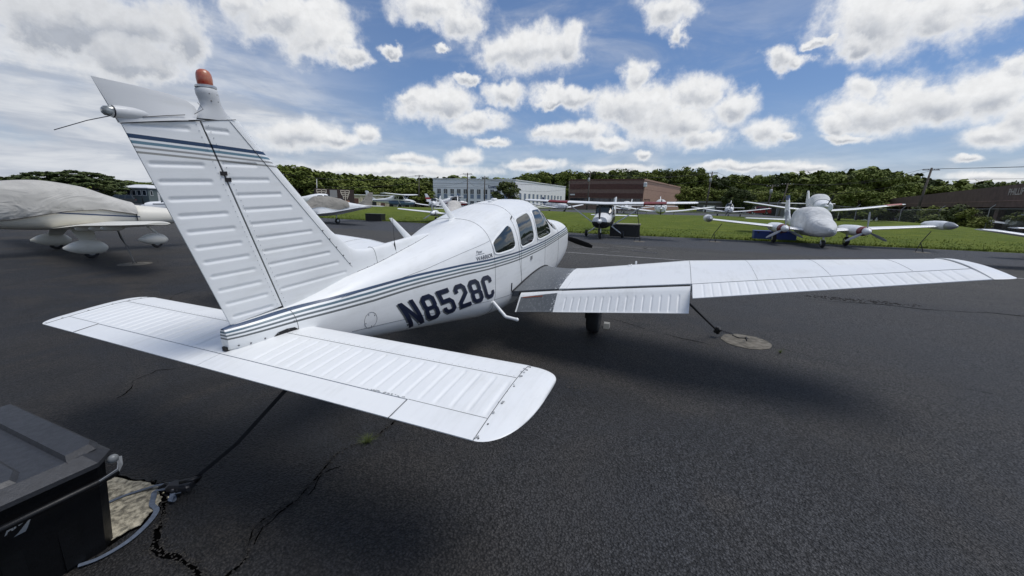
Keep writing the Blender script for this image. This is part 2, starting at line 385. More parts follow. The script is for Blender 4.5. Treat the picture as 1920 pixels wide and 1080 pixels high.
FX = [q[0] for q in FST]; FC = [[q[i] for q in FST] for i in range(1, 7)]
def sec(X): return [pch(FX, c, X) for c in FC]
def side_y(X, z, off=0.0):
    hw, zt, zb, zc, nt, nb = sec(X)
    h, n = (zt-zc, nt) if z > zc else (zc-zb, nb)
    q = min(.9999, abs(z-zc)/h)
    return -(hw*(1-q**n)**(1/n)+off)
def fring(X, n=56, off=0.0):
    hw, zt, zb, zc, nt, nb = sec(X); ps = []
    for j in range(n):
        a = 2*math.pi*j/n; c, s_ = math.cos(a), math.sin(a)
        nn, h = (nt, zt-zc) if s_ >= 0 else (nb, zc-zb)
        yy = (hw+off)*math.copysign(abs(c)**(2/nn), c); zz = zc+(h+off)*math.copysign(abs(s_)**(2/nn), s_)
        ps.append((X, yy, zz))
    return ps
xs = [-3.635, -3.60]+[round(-3.55+.08*i, 3) for i in range(82)]+[2.93]
xs = [q for q in xs if q <= 2.93]
mb = MB(); mb.loft([fring(X) for X in xs], True, False)
hw, zt, zb, zc, nt, nb = sec(2.93)
nose = [fring(2.93)]+[[(2.93+dx, p[1]*k_, zc+(p[2]-zc)*k_) for p in fring(2.93)] for dx, k_ in ((.035, .93), (.05, .8), (.055, .3))]
mb.loft(nose, False, True)
fus = part(mb, 'fuselage', m_side, smooth=True, ang=50)
# cowl air inlets
for s_ in (-1, 1):
    mb = MB(); mb.revx([(2.96, .09), (2.99, .105), (2.992, .085), (2.95, .08)], 18, (0, s_*.24, 1.10)); part(mb, 'air_inlet', m_black, fus, True)
# ---- seams as thin grooves following the skin
def skin_pts(pts, off=.001, side=-1, n=8):
    o_ = []
    for (x0, z0), (x1, z1) in zip(pts, pts[1:]):
        for i in range(n):
            u = i/n; X, Z = lerp(x0, x1, u), lerp(z0, z1, u); o_.append((X, -side*side_y(X, Z, off), Z))
    X, Z = pts[-1]; o_.append((X, -side*side_y(X, Z, off), Z)); return o_
def frame_pts(X, a0=-60, a1=90, off=.001, side=-1):
    hw, zt, zb, zc, nt, nb = sec(X); o_ = []
    for i in range(29):
        a = R(lerp(a0, a1, i/28)); c, s_ = math.cos(a), math.sin(a)
        nn, h = (nt, zt-zc) if s_ >= 0 else (nb, zc-zb)
        o_.append((X, side*(hw+off)*abs(c)**(2/nn), zc+(h+off)*math.copysign(abs(s_)**(2/nn), s_)))
    return o_
for side in (-1, 1):
    mb = MB(); r_ = .0016
    for pts in ([(-2.86, 1.285), (-2.4, 1.30), (-1.94, 1.335), (-1.46, 1.395), (-.9, 1.475)], [(-2.82, 1.0), (-2.39, .947), (-2.0, .896), (-.905, .758), (-.02, .65)], [(-.86, 1.255), (-.3, 1.235)], [(2.0, 1.15), (2.9, 1.16)]):
        mb.tube(skin_pts(pts, side=side), r_, 4)
    for X in (-.90, .0, 1.0): mb.tube(frame_pts(X if X else -.09, -78 if X < .5 else -60, 90, side=side), r_*1.2 if X < 0 else r_, 4)
    mb.tube(frame_pts(-3.235, -70, 60, side=side), .0018, 4); mb.tube(frame_pts(1.93, -70, 90, side=side), .002, 4)
    mb.tube(skin_pts([(-.045, .66), (-.10, .90), (-.155, 1.10), (-.17, 1.27), (-.19, 1.5), (-.19, 1.66)], side=side), r_*1.3, 4)
    mb.tube(skin_pts([(.60, 1.25), (.56, 1.5), (.60, 1.68)], side=side), r_, 4)
    part(mb, 'panel_seam', m_seam, fus)
# roof ribs
mb = MB()
for yy in (-.20, .20):
    mb.tube([(X, yy, sec(X)[2]+(sec(X)[1]-sec(X)[2])*(1-(abs(yy)/sec(X)[0])**sec(X)[4])**(1/sec(X)[4])) for X in [-.88+.1*i for i in range(16)]], .0025, 4)
part(mb, 'roof_seam', m_seam, fus)
# round inspection hatch with screws
mb = MB(); mb.tube([(-2.645+.062*math.cos(q), side_y(-2.645+.062*math.cos(q), 1.04+.068*math.sin(q), .001), 1.04+.068*math.sin(q)) for q in [i*math.pi/16 for i in range(33)]], .0014, 4, False)
part(mb, 'inspection_hatch', m_seam, fus)
mb = MB()
for q in (.6, 1.9, 3.4, 4.9): mb.sphere((-2.645+.05*math.cos(q), side_y(-2.645+.05*math.cos(q), 1.04+.055*math.sin(q)), 1.04+.055*math.sin(q)), .005, 8, 4)
part(mb, 'hatch_screw', m_screw, fus, True)
# ---- windows
def chaikin(p, k=3, r=.14):
    for _ in range(k):
        q = []
        for i in range(len(p)):
            a, b = p[i], p[(i+1) % len(p)]
            q += [(lerp(a[0], b[0], r), lerp(a[1], b[1], r)), (lerp(a[0], b[0], 1-r), lerp(a[1], b[1], 1-r))]
        p = q
    return p
def offset_poly(p, d):
    cx = sum(q[0] for q in p)/len(p); cz = sum(q[1] for q in p)/len(p); o_ = []
    for q in p:
        v = Vector((q[0]-cx, q[1]-cz)); o_.append((q[0]+v.x/v.length*d, q[1]+v.y/v.length*d))
    return o_
def window(poly, side, label=None):
    p = chaikin(poly, 3); cx = sum(q[0] for q in p)/len(p); cz = sum(q[1] for q in p)/len(p)
    S = lambda q, off: (q[0], -side*side_y(q[0], q[1], off), q[1])
    mb = MB(); rings = [[S((lerp(cx, q[0], k_), lerp(cz, q[1], k_)), .003) for q in p] for k_ in (.02, .25, .5, .75, 1.0)]
    mb.loft(rings, True, False); w_ = part(mb, 'window', m_glassd, AC, True, 80)
    mb = MB(); mb.loft([[S(q, .001) for q in offset_poly(p, -.006)], [S(q, .007) for q in p], [S(q, .008) for q in offset_poly(p, .022)], [S(q, -.004) for q in offset_poly(p, .028)]])
    part(mb, 'window_frame', m_white, w_, True, 60)
    return w_
for side in (-1, 1):
    window([(-.865, 1.31), (-.875, 1.435), (-.80, 1.475), (-.38, 1.60), (-.30, 1.56), (-.285, 1.30)], side)
    window([(-.115, 1.275), (-.075, 1.63), (.0, 1.655), (.42, 1.70), (.47, 1.66), (.445, 1.29)], side)
    window([(.60, 1.285), (.60, 1.55), (.66, 1.69), (.72, 1.715), (1.08, 1.715), (1.18, 1.65), (1.36, 1.38), (1.38, 1.29)], side)
# windshield (two halves wrapped over the nose of the cabin)
for side in (-1, 1):
    mb = MB(); rows = []
    for i in range(9):
        X = lerp(1.13, 1.86, i/8); a0 = lerp(38, 26, i/8)
        hw, zt, zb, zc, nt, nb = sec(X); row = []
        for j in range(13):
            a = R(lerp(a0, 88.5, j/12)); row.append((X, side*(hw+.005)*abs(math.cos(a))**(2/nt), zc+(zt-zc+.005)*math.sin(a)**(2/nt)))
        rows.append(row)
    mb.loft(rows, closed=False); part(mb, 'windshield', m_glassd, AC, True, 80)
# ---- registration letters: stroked block glyphs mapped onto the skin
def stroke(pts, w, closed=False):
    P_ = [Vector(p) for p in pts]; n = len(P_); L_, R_ = [], []
    for i in range(n):
        a = P_[i-1] if (i > 0 or closed) else None; b = P_[(i+1) % n] if (i < n-1 or closed) else None
        d1 = (P_[i]-a).normalized() if a is not None else None; d2 = (b-P_[i]).normalized() if b is not None else None
        if d1 is None: d1 = d2
        if d2 is None: d2 = d1
        n1 = Vector((-d1.y, d1.x)); n2 = Vector((-d2.y, d2.x)); m_ = (n1+n2).normalized(); k_ = w/2/max(.35, m_.dot(n1))
        L_.append(P_[i]+m_*k_); R_.append(P_[i]-m_*k_)
    q = [(L_[i], L_[(i+1) % n], R_[(i+1) % n], R_[i]) for i in range(n if closed else n-1)]
    return q
def rect(x0, y0, x1, y1): return [(Vector((x0, y0)), Vector((x1, y0)), Vector((x1, y1)), Vector((x0, y1)))]
sw = .17; a_ = sw/2; wd = .62; c_ = .10
G8 = stroke([(a_+c_, a_), (wd-a_-c_, a_), (wd-a_, a_+c_), (wd-a_, .40), (wd-a_-.05, .50), (wd-a_, .60), (wd-a_, 1-a_-c_), (wd-a_-c_, 1-a_), (a_+c_, 1-a_), (a_, 1-a_-c_), (a_, .60), (a_+.05, .50), (a_, .40), (a_, a_+c_)], sw, True)+rect(2*a_+.01, .43, wd-2*a_-.01, .57)
GL = {'N': rect(0, 0, sw, 1)+rect(wd-sw, 0, wd, 1)+[(Vector((sw, 1)), Vector((sw, .62)), Vector((wd-sw, 0)), Vector((wd-sw, .38)))],
      '8': G8,
      '5': stroke([(wd-.02, 1-a_), (a_, 1-a_), (a_, .54), (wd-a_-c_, .54), (wd-a_, .54-c_), (wd-a_, a_+c_), (wd-a_-c_, a_), (a_+c_, a_), (a_, a_+c_), (a_, .30)], sw),
      '2': stroke([(a_, .68), (a_, 1-a_-c_), (a_+c_, 1-a_), (wd-a_-c_, 1-a_), (wd-a_, 1-a_-c_), (wd-a_, .60), (a_+.02, .26), (a_+.02, sw+.002)], sw)+rect(0, 0, wd, sw),
      'C': stroke([(wd-a_, .69), (wd-a_, 1-a_-c_), (wd-a_-c_, 1-a_), (a_+c_, 1-a_), (a_, 1-a_-c_), (a_, a_+c_), (a_+c_, a_), (wd-a_-c_, a_), (wd-a_, a_+c_), (wd-a_, .31)], sw)}
def glyph_mesh(ch, X0, Z0, H, wsc, m, off, name, side=-1, lean=0.0):
    mb = MB()
    for q in GL[ch]:
        g = []
        for i in range(7):
            for j in range(7):
                u, v = i/6, j/6
                p = (q[0]*(1-u)+q[1]*u)*(1-v)+(q[3]*(1-u)+q[2]*u)*v
                X = X0+(p.x*H*wsc-lean*p.y*H)*(1 if side < 0 else -1); Z = Z0+p.y*H
                g.append((X, -side*side_y(X, Z, off), Z))
        fs = [(i*7+j, i*7+j+1, (i+1)*7+j+1, (i+1)*7+j) for i in range(6) for j in range(6)]
        mb.add(g, fs)
    return part(mb, name, m, AC)
REG = 'N8528C'; X0s = [-2.185, -1.974, -1.735, -1.507, -1.300, -1.087]; LN = [.62, .49, .54, .50, .42, .40]
for side in (-1, 1):
    for i, ch in enumerate(REG):
        X0 = X0s[i] if side < 0 else -(X0s[i])-3.30
        a = 0.012 if side < 0 else -.012
        lean = LN[i] if side < 0 else -.0; dxs = -.011
        glyph_mesh(ch, X0-.013*(1 if side < 0 else -1), .800, .292, .98, m_grey_v, .0012, 'letter_shadow', side, lean)
        o = glyph_mesh(ch, X0, .810, .292, .98, m_navy, .0040, 'letter', side, lean)
def skin_text(s_, X0, Z0, size, m, name, side=-1, shear=0, bold=0.0, off=.002, sx=1.0):
    vs, fs = text_mesh(s_, size, shear, bold)
    mesh(name, [(X0+v[0]*sx, side_y(X0+v[0]*sx, Z0+v[1], off), Z0+v[1]) for v in vs], fs, m, AC)
skin_text('WARRIOR', -1.235, 1.290, .066, m_navy, 'model_lettering', bold=.0004, sx=.98)
skin_text('Piper', -1.21, 1.367, .045, m_navy, 'maker_lettering', shear=.35, sx=1.0)
mb = MB(); mb.strip([(X, side_y(X, 1.355, .002), 1.355) for X in (-1.225, -1.15, -1.085)], .004, .001, (0, 1, 0)); part(mb, 'lettering_underline', m_navy)

# ---- generic two-sided skin with pressed grooves
def two_sided(fn, ns, nt_, name, m, parent=AC, ang=40):
    """fn(s,t,side)->point ; side +1/-1 ; stitched round all borders"""
    idx = {}; vs = []; fs = []
    for sd_ in (1, -1):
        for i in range(ns+1):
            for j in range(nt_+1):
                vs.append(fn(i/ns, j/nt_, sd_)); idx[(sd_, i, j)] = len(vs)-1
    for sd_ in (1, -1):
        for i in range(ns):
            for j in range(nt_):
                q = (idx[sd_, i, j], idx[sd_, i+1, j], idx[sd_, i+1, j+1], idx[sd_, i, j+1])
                fs.append(q if sd_ > 0 else q[::-1])
    for i in range(ns):
        for j in (0, nt_): fs.append((idx[1, i, j], idx[-1, i, j], idx[-1, i+1, j], idx[1, i+1, j]))
    for j in range(nt_):
        for i in (0, ns): fs.append((idx[1, i, j], idx[1, i, j+1], idx[-1, i, j+1], idx[-1, i, j]))
    o = mesh(name, vs, fs, m, parent); autosm(o, ang); return o
def groove(x_, z_, segs, r, depth):
    d = 0
    for (x0, x1, zz) in segs:
        if abs(z_-zz) < r*1.05:
            dx = max(x0-x_, x_-x1, 0); q = math.hypot(dx, z_-zz)/r
            if q < 1: d = max(d, depth*(1-q*q)**1.5 if q > .0 else depth)
    return d
# rudder
def XH(z_): return lerp(-3.557, -3.25, (2.486-z_)/(2.486-1.305))
def XT(z_): return lerp(-3.885, -3.585, (2.43-z_)/(2.43-1.30))
RB = [(-3.84,-3.615,2.408),(-3.80,-3.58,2.226),(-3.775,-3.552,2.139),(-3.75,-3.527,2.05),(-3.725,-3.50,1.962),(-3.70,-3.475,1.874),(-3.676,-3.452,1.784),(-3.652,-3.424,1.698),(-3.63,-3.40,1.609),(-3.606,-3.375,1.52),(-3.58,-3.347,1.43),(-3.556,-3.325,1.342)]
def rud(s, tt, sd_):
    zt_ = lerp(2.404, 2.452, s); zb_ = lerp(1.297, 1.325, s)
    z_ = lerp(zb_, zt_, tt); X = lerp(XT(z_), XH(z_)-.002, s)
    th = lerp(.0035, .034, s**.8)
    if s > .97: th *= .93
    return (X, sd_*(th-groove(X, z_, RB, .0150, .0065)), z_)
two_sided(rud, 44, 190, 'rudder', m_fin)
# fin panel (hinge to leading-edge fairing joint)
def XJ(z_): return lerp(-2.56, -3.404, (z_-1.41)/(2.482-1.41))
FB = [(-3.525,-3.42,2.413),(-3.47,-3.285,2.237),(-3.445,-3.22,2.15),(-3.42,-3.15,2.062),(-3.393,-3.085,1.975),(-3.368,-3.015,1.885),(-3.34,-2.95,1.797),(-3.315,-2.88,1.708),(-3.29,-2.815,1.619),(-3.262,-2.745,1.529),(-3.24,-2.68,1.44)]
def finp(s, tt, sd_):
    zb_ = lerp(1.27, 1.37, s); z_ = lerp(zb_, 2.456+.024*s, tt); X = lerp(XH(z_)+.0055, XJ(z_), s)
    th = lerp(.036, .041, math.sin(min(1, s)*math.pi*.6))
    return (X, sd_*(th-groove(X, z_, FB, .0150, .0065)), z_)
two_sided(finp, 64, 190, 'fin', m_fin)
mb = MB(); mb.box((0, 0, 0), (.03, .05, .01))   # black hinge gap behind the fin spar
mb = MB(); mb.loft([[(XH(z_)-.012, yy, z_), (XH(z_)+.016, yy, z_)] for yy in (-.024, .024) for z_ in (1.30,)]+[], closed=False)
mb = MB(); mb.prism([(XH(1.31)-.02, 1.31), (XH(1.31)+.02, 1.31), (XH(2.46)+.02, 2.46), (XH(2.46)-.02, 2.46)], 1, -.028, .028)
part(mb, 'hinge_gap', m_gap)
mb = MB(); mb.box((XH(2.17)-.004, -.033, 2.185), (.035, .016, .022)); mb.box((XH(2.13)+.004, -.033, 2.15), (.03, .016, .022)); part(mb, 'rudder_hinge', m_gap)
# leading edge fairing of the fin
LEo = [(1.40,-2.50),(1.55,-2.52),(1.63,-2.585),(1.70,-2.655),(1.775,-2.745),(2.0,-2.935),(2.247,-3.138),(2.35,-3.224),(2.497,-3.337)]
mb = MB(); rows = []
for i in range(41):
    z_ = lerp(1.40, 2.482, i/40); xj = XJ(z_)-.002; xl = interp(LEo, z_); row = []
    for j in range(15):
        a = R(lerp(-90, 90, j/14)); row.append((lerp(xj, xl, math.cos(a)), .0425*math.copysign(abs(math.sin(a))**.8, a), z_))
    rows.append(row)
mb.loft(rows, True, True, closed=True); part(mb, 'fin_leading_edge', m_fin, smooth=True, ang=60)
# dorsal fillet
ridge = [(-2.70,1.74),(-2.585,1.632),(-2.52,1.598),(-2.42,1.584),(-2.3,1.583),(-2.05,1.592),(-1.75,1.603),(-1.5,1.604),(-1.40,1.598)]
basew = [(-2.66,.042),(-2.56,.050),(-2.4,.066),(-2.2,.064),(-2.0,.056),(-1.75,.042),(-1.40,.010)]
def top_z(X, y_):
    hw, zt, zb, zc, nt, nb = sec(X); return zc+(zt-zc)*(max(0, 1-(abs(y_)/hw)**nt))**(1/nt)
mb = MB(); rows = []
for i in range(36):
    X = lerp(-2.66, -1.40, i/35); zr_ = interp(ridge, X); bw = interp(basew, X); row = []
    zbse = top_z(X, bw)-.002
    for j in range(25):
        v = lerp(-1, 1, j/24); av = abs(v)
        y_ = math.copysign(bw*av**.9, v); pz = lerp(zr_, zbse, .35*av**2+.65*av**5) if zr_ > zbse else zbse
        pz = max(pz, top_z(X, y_)+.0015)
        row.append((X, y_, pz))
    rows.append(row)
mb.loft(rows, closed=False); part(mb, 'dorsal_fillet', m_white, smooth=True, ang=60)
mb = MB()
for side in (-1, 1):
    mb.tube([(X, side*interp(basew, X), top_z(X, interp(basew, X))+.001) for X in [-2.56+.05*i for i in range(23)]], .0017, 4)
    mb.tube([(XJ(z_), side*.0425, z_) for z_ in [1.42+.05*i for i in range(22)]], .0016, 4)
    mb.tube([(-2.33, side*.066*q_**.9, lerp(interp(ridge, -2.33), top_z(-2.33, .066), .35*q_**2+.65*q_**5)+.002) for q_ in [i/8 for i in range(9)]], .0018, 4)
part(mb, 'fillet_seam', m_seam)
mb = MB()
for side in (-1, 1):
    for z_ in (1.42, 1.50, 1.575, 1.65, 1.72, 1.79): mb.sphere((XJ(z_)+.008, side*.0425, z_), .006, 8, 4)
    for X in (-2.45, -2.37, -2.25, -2.12, -1.98, -1.85, -1.72): mb.sphere((X, side*interp(basew, X)*.95, top_z(X, interp(basew, X)*.95)+.004), .005, 8, 4)
    for z_ in (1.30, 1.225): mb.sphere((-3.25, side*(-side_y(-3.25, z_)), z_), .0065, 8, 4)
    for X, Z in ((-3.30, 1.185), (-3.37, 1.178), (-3.45, 1.172), (-3.53, 1.168), (-3.59, 1.172)): mb.sphere((X, side*(-side_y(X, Z)), Z), .006, 8, 4)
    for z_ in (2.43, 2.40, 2.36, 2.32, 2.28): mb.sphere((interp(LEo, z_)-.012, side*.02, z_), .005, 8, 4)
part(mb, 'fairing_screw', m_screw, smooth=True)
# fin tip cap, rudder tip cap, beacon, tail light
def capslab(outline, zlo_fn, name, thick_fn, m=m_white, ny=7):
    """outline: list of (x, ztop); lower edge given by zlo_fn; rounded section"""
    rows = []
    for X, zt_ in outline:
        zl = zlo_fn(X); row = []
        th = thick_fn(X)
        for j in range(2*ny+1):
            v = lerp(-1, 1, j/(2*ny)); av = abs(v)
            zz = zl+(zt_-zl)*(1-av**2.6)**(1/1.4) if av < 1 else zl
            row.append((X, th*math.copysign(av**.8, v)*(1 if True else 1), zz))
        rows.append(row)
    mb = MB(); mb.loft(rows, True, True, closed=True); return part(mb, name, m, smooth=True, ang=55)
lowz = lambda X: lerp(2.406, 2.455, (X+3.885)/.30)
rows = []
def captop(X): return interp([(-3.945, 2.590), (-3.80, 2.583), (-3.66, 2.572), (-3.585, 2.556), (-3.545, 2.532), (-3.530, 2.50)], X)
mb = MB(); rows = []
for i in range(31):
    u = i/30; xb = lerp(-3.885, -3.570, u); xt = lerp(-3.945, -3.530, u)
    zb_ = lowz(xb); zt_ = captop(xt) if u < .97 else 2.50
    th = lerp(.008, .040, min(1, u*1.6)**.7)
    row = []
    for j in range(21):
        v = lerp(-1, 1, j/20); av = abs(v); h = 1-av
        prof = .07+.93*(1-h)**1.25
        row.append((lerp(xb, xt, h), math.copysign(th*prof, v) if abs(v) > .02 else 0, lerp(zb_, zt_, h)))
    rows.append(row)
mb.loft(rows, True, True, closed=True); part(mb, 'rudder_tip_cap', m_cap, smooth=True, ang=60)
mb = MB(); mb.revx([(-.025, .027), (0, .030), (.05, .030), (.11, .023), (.17, .010), (.19, .003)], 18, (-3.872, 0, 2.452)); part(mb, 'tail_light_housing', m_cap, smooth=True, ang=60)
mb = MB(); mb.revx([(-.04, .012), (-.032, .020), (-.01, .024), (0, .026)], 16, (-3.897, 0, 2.452)); tl = part(mb, 'tail_light', m_lens, smooth=True, ang=60)
mb = MB(); mb.revx([(0, .026), (.003, .028), (.005, .026)], 18, (-3.902, 0, 2.452)); part(mb, 'lens_ring', m_dkmetal, tl, smooth=True)
# fin tip: pylon that carries the beacon
mb = MB(); rows = []
PY = [(2.470,-3.555,-3.345,.042),(2.49,-3.545,-3.36,.041),(2.515,-3.525,-3.385,.039),(2.545,-3.505,-3.403,.040),(2.575,-3.508,-3.412,.045),(2.60,-3.515,-3.415,.049),(2.625,-3.515,-3.418,.049),(2.632,-3.505,-3.43,.042)]
for z_, xa, xb, hw_ in PY:
    rows.append([((xa+xb)/2+(xb-xa)/2*math.cos(2*math.pi*j/24), hw_*math.copysign(abs(math.sin(2*math.pi*j/24))**.8, math.sin(2*math.pi*j/24)), z_) for j in range(24)])
mb.loft(rows, True, True); part(mb, 'beacon_pylon', m_cap, smooth=True, ang=60)
mb = MB()
for a in (-1.9, -1.1, -.4):
    mb.sphere((-3.465+.05*math.cos(a), .046*math.sin(a), 2.60), .0045, 8, 4); mb.sphere((-3.46+.045*math.cos(a), .042*math.sin(a), 2.565), .0045, 8, 4)
part(mb, 'pylon_screw', m_screw, smooth=True)
mb = MB(); mb.revz([(0, .046), (.004, .05), (.012, .05), (.016, .044)], 24, (-3.465, 0, 2.630)); bc = part(mb, 'beacon_base', m_alu, smooth=True)
mb = MB(); mb.revz([(0, .032), (.01, .036), (.035, .0375), (.058, .035), (.072, .029), (.081, .016), (.083, .004)], 24, (-3.465, 0, 2.644)); part(mb, 'beacon_lens', m_redlens, bc, smooth=True, ang=80)
mb = MB()
for side in (-1, 1):
    mb.tube([(XT(2.41)-.0, side*.006, 2.404), (-3.75, side*.024, 2.426), (XH(2.45), side*.039, 2.454), (-3.36, side*.044, 2.484)], .0018, 4)
    mb.tube([(-3.80, side*.026, 2.440), (-3.70, side*.037, 2.460), (-3.62, side*.040, 2.474)], .0018, 4)
    mb.tube([(-3.575, side*.041, 2.484), (-3.525, side*.040, 2.515), (-3.545, side*.036, 2.545)], .0016, 4)
part(mb, 'cap_seam', m_seam)
mb = MB(); mb.tube([(XT(2.44), -.004, 2.440), (-4.00, -.01, 2.40), (-4.115, -.015, 2.348)], [.0022, .0018, .0018], 5); part(mb, 'static_wick', m_dkmetal)
# ---- stabilator
ZS = 1.128
def stab_t(s, tc=.062): return naca(s, tc*2)*.5+.0018
LEx, TEx, HGx, SPx = -3.105, -3.808, -3.668, -3.318
CH = LEx-TEx
BY = [.265+.0875*i for i in range(18)]
def stab_z(X, Y): return max(.0022, CH*naca((LEx-X)/CH, .105)+.0)
def stab_groove(X, Y):
    ay = abs(Y); i = round((ay-.265)/.0875)
    if i < 0 or i > 17 or X < -3.68 or X > -3.33: return 0
    d = abs(ay-BY[i]); r = .0145
    if d >= r: return 0
    x0, x1 = -3.640, (-3.352 if i < 17 else -3.385)
    q = math.hypot(max(x0-X, X-x1, 0), d)/r
    return .006*(1-q*q)**1.3 if q < 1 else 0
for sgn, nm in ((-1, 'stabilator'), (1, 'stabilator')):
    def st(s, tt, sd_, sgn=sgn):
        Y = sgn*lerp(0.0, 1.772, tt)
        s2 = s*s*(1) if s < .35 else .1225+(s-.35)*(1-.1225)/.65
        X = lerp(LEx, HGx, s2)
        lead = .0 if abs(Y) > .24 else .05*(1-abs(Y)/.24)**2
        X = X-(lead if s2 < .2 else 0)*(1-s2/.2)
        z_ = stab_z(X, Y)
        return (X, Y, ZS+sd_*(z_-(stab_groove(X, Y))))
    two_sided(st, 60, 330, 'stabilator_panel', m_white)
def tabseg(y0, y1, name, gapx):
    def tb(s, tt, sd_):
        Y = lerp(y0, y1, tt); X = lerp(HGx-gapx, TEx, s); return (X, Y, ZS+sd_*stab_z(X, Y))
    return two_sided(tb, 8, 12, name, m_white)
tabseg(-1.350, -.003, 'trim_tab', .006); tabseg(.003, 1.350, 'trim_tab', .006)
tabseg(-1.772, -1.356, 'fixed_trailing_edge', .0012); tabseg(1.356, 1.772, 'fixed_trailing_edge', .0012)
mb = MB(); mb.box((HGx-.003, 0, ZS), (.012, 2.70, .016)); part(mb, 'tab_hinge_gap', m_gap)
for sgn in (-1, 1):     # rounded fibreglass tips
    mb = MB(); rows = []
    for i in range(15):
        a = i/14*math.pi/2; Y = 1.776+.176*math.sin(a)
        k0 = math.cos(a)
        xl = lerp(-3.25, LEx-.004, k0**.60); xt = lerp(-3.33, TEx, k0**.72) if i < 14 else -3.33
        tk = max(.12, k0**.7); row = []
        for j in range(32):
            q = 2*math.pi*j/32; s = (1-math.cos(q))/2
            X = lerp(xl, xt, s); row.append((X, sgn*Y, ZS+math.copysign(1, math.sin(q) if abs(math.sin(q)) > 1e-6 else 1)*max(.0022, (CH*naca(s, .105))*tk)*(0 if abs(math.sin(q)) < 1e-6 else 1)))
        rows.append(row)
    mb.loft(rows, True, True); part(mb, 'stabilator_tip', m_white, smooth=True, ang=50)
    mb = MB()
    for X in (-3.16, -3.21, -3.29, -3.40, -3.55, -3.70, -3.79): mb.sphere((X, sgn*1.790, ZS+stab_z(X, 0)), .0055, 8, 4, (1.3, .8, .5))
    part(mb, 'tip_screw', m_screw, smooth=True)
mb = MB()
for sgn in (-1, 1):
    mb.tube([(X, sgn*1.774, ZS+stab_z(X, 0)+.0008) for X in [LEx-.01-.04*i for i in range(18)]], .0015, 4)
    mb.tube([(SPx, sgn*y_, ZS+stab_z(SPx, 0)+.0008) for y_ in (.12, .6, 1.2, 1.77)], .0013, 4)
    mb.tube([(HGx, sgn*y_, ZS+stab_z(HGx, 0)+.0004) for y_ in (1.36, 1.77)], .0012, 4)
    mb.tube([(HGx-.005, sgn*1.353, ZS+stab_z(HGx, 0)+.0005), (TEx, sgn*1.353, ZS+.002)], .0024, 4)
part(mb, 'stabilator_seam', m_seam)
# flaked paint along the right tip joint and rivet rows
m_chip = mat('bare_chip', (.33, .34, .34), .6)
mb = MB(); rgc = random.Random(9)
for i in range(20):
    X = rgc.choice([-3.16, -3.21, -3.25, -3.30, -3.40, -3.46, -3.55, -3.62, -3.70, -3.79])+rgc.gauss(0, .006); Y = -1.779+rgc.gauss(0, .006)-(.008 if rgc.random() > .6 else 0); r_ = rgc.uniform(.003, .010)
    mb.add([(X+r_*rgc.uniform(.5, 1.6)*math.cos(q), Y+r_*rgc.uniform(.4, 1.1)*math.sin(q), ZS+stab_z(X, 0)+.0032) for q in [k_*math.pi/3 for k_ in range(6)]], [(0, 1, 2, 3, 4, 5)])
for i in range(26):
    X = HGx+.004+rgc.gauss(0, .003); Y = -1.33+rgc.random()*.22; r_ = rgc.uniform(.002, .005); mb.add([(X+r_*math.cos(q), Y+r_*1.6*math.sin(q), ZS+stab_z(X, 0)+.001) for q in [k_*math.pi/2.5 for k_ in range(5)]], [(0, 1, 2, 3, 4)])
part(mb, 'paint_chip', m_chip, kind='stuff')
mb = MB()
for side in (-1, 1):
    for i in range(36):
        z_ = 1.35+.031*i
        for dx in (.03,): mb.sphere((XH(z_)+dx, side*.0385, z_), .0028, 6, 3); mb.sphere((XH(z_)-dx*.9, side*.0335, z_), .0028, 6, 3)
    for i in range(40): Y = side*(.15+.041*i); mb.sphere((SPx+.018, Y, ZS+stab_z(SPx+.018, 0)), .0026, 6, 3)
    for Yr in (1.62, 2.0, 2.3, 3.0, 3.3, 3.9, 4.5):
        pass
part(mb, 'rivet_row', mat('painted_rivet', (.45, .46, .46), .5), kind='stuff')
# dark opening where the stabilator enters the tail
mb = MB()
for side in (-1, 1):
    pts = [(-3.235, 1.162), (-3.26, 1.186), (-3.31, 1.192), (-3.37, 1.186), (-3.40, 1.165)]
    mb.add([(p[0], -side*side_y(p[0], p[1], .003), p[1]) for p in pts], [(0, 1, 2, 3, 4)])
part(mb, 'stabilator_slot', m_gap)
mb = MB(); mb.box((-3.637, 0, 1.162), (.02, .035, .025)); part(mb, 'tail_cone_gap', m_gap)
# ---- antennas
def blade(x0, y0, z0, dx, h, chord, name, lean=0.0):
    mb = MB(); rows = []
    for i in range(7):
        u = i/6; c0 = lerp(chord, chord*.42, min(1, u*1.0)**.7)*(1 if u < .99 else .8); ctr = x0+dx*u; th = lerp(.016, .006, u); z_ = z0+h*u
        rows.append([(ctr+c0/2*math.cos(2*math.pi*j/14), y0+lean*u+th*math.sin(2*math.pi*j/14), z_) for j in range(14)])
    mb.loft(rows, True, True)
    mb.loft([[(x0+k_*chord/2*math.cos(2*math.pi*j/14), y0+k2*math.sin(2*math.pi*j/14), z0+dz) for j in range(14)] for k_, k2, dz in ((1.25, .03, -.02), (1.2, .026, .0), (.95, .014, .02))], True, True)
    part(mb, name, m_white, smooth=True, ang=60)
blade(-.90, 0, 1.705, -.27, .245, .16, 'blade_antenna')
blade(-1.58, .12, 1.53, -.30, .265, .15, 'blade_antenna')
mb = MB(); mb.revz([(0, .018), (.03, .011), (.11, .005), (.12, .0022), (.36, .0015)], 8, (-2.055, -.045, 1.475)); part(mb, 'whip_antenna', m_black, smooth=True)
mb = MB(); mb.revz([(-.01, .04), (.012, .036), (.02, .012)], 12, (.12, -.02, 1.86)); part(mb, 'roof_light', m_white, smooth=True)
mb = MB(); mb.bbox((.35, .03, 1.885), (.12, .06, .03), .01); part(mb, 'roof_antenna_base', m_white)
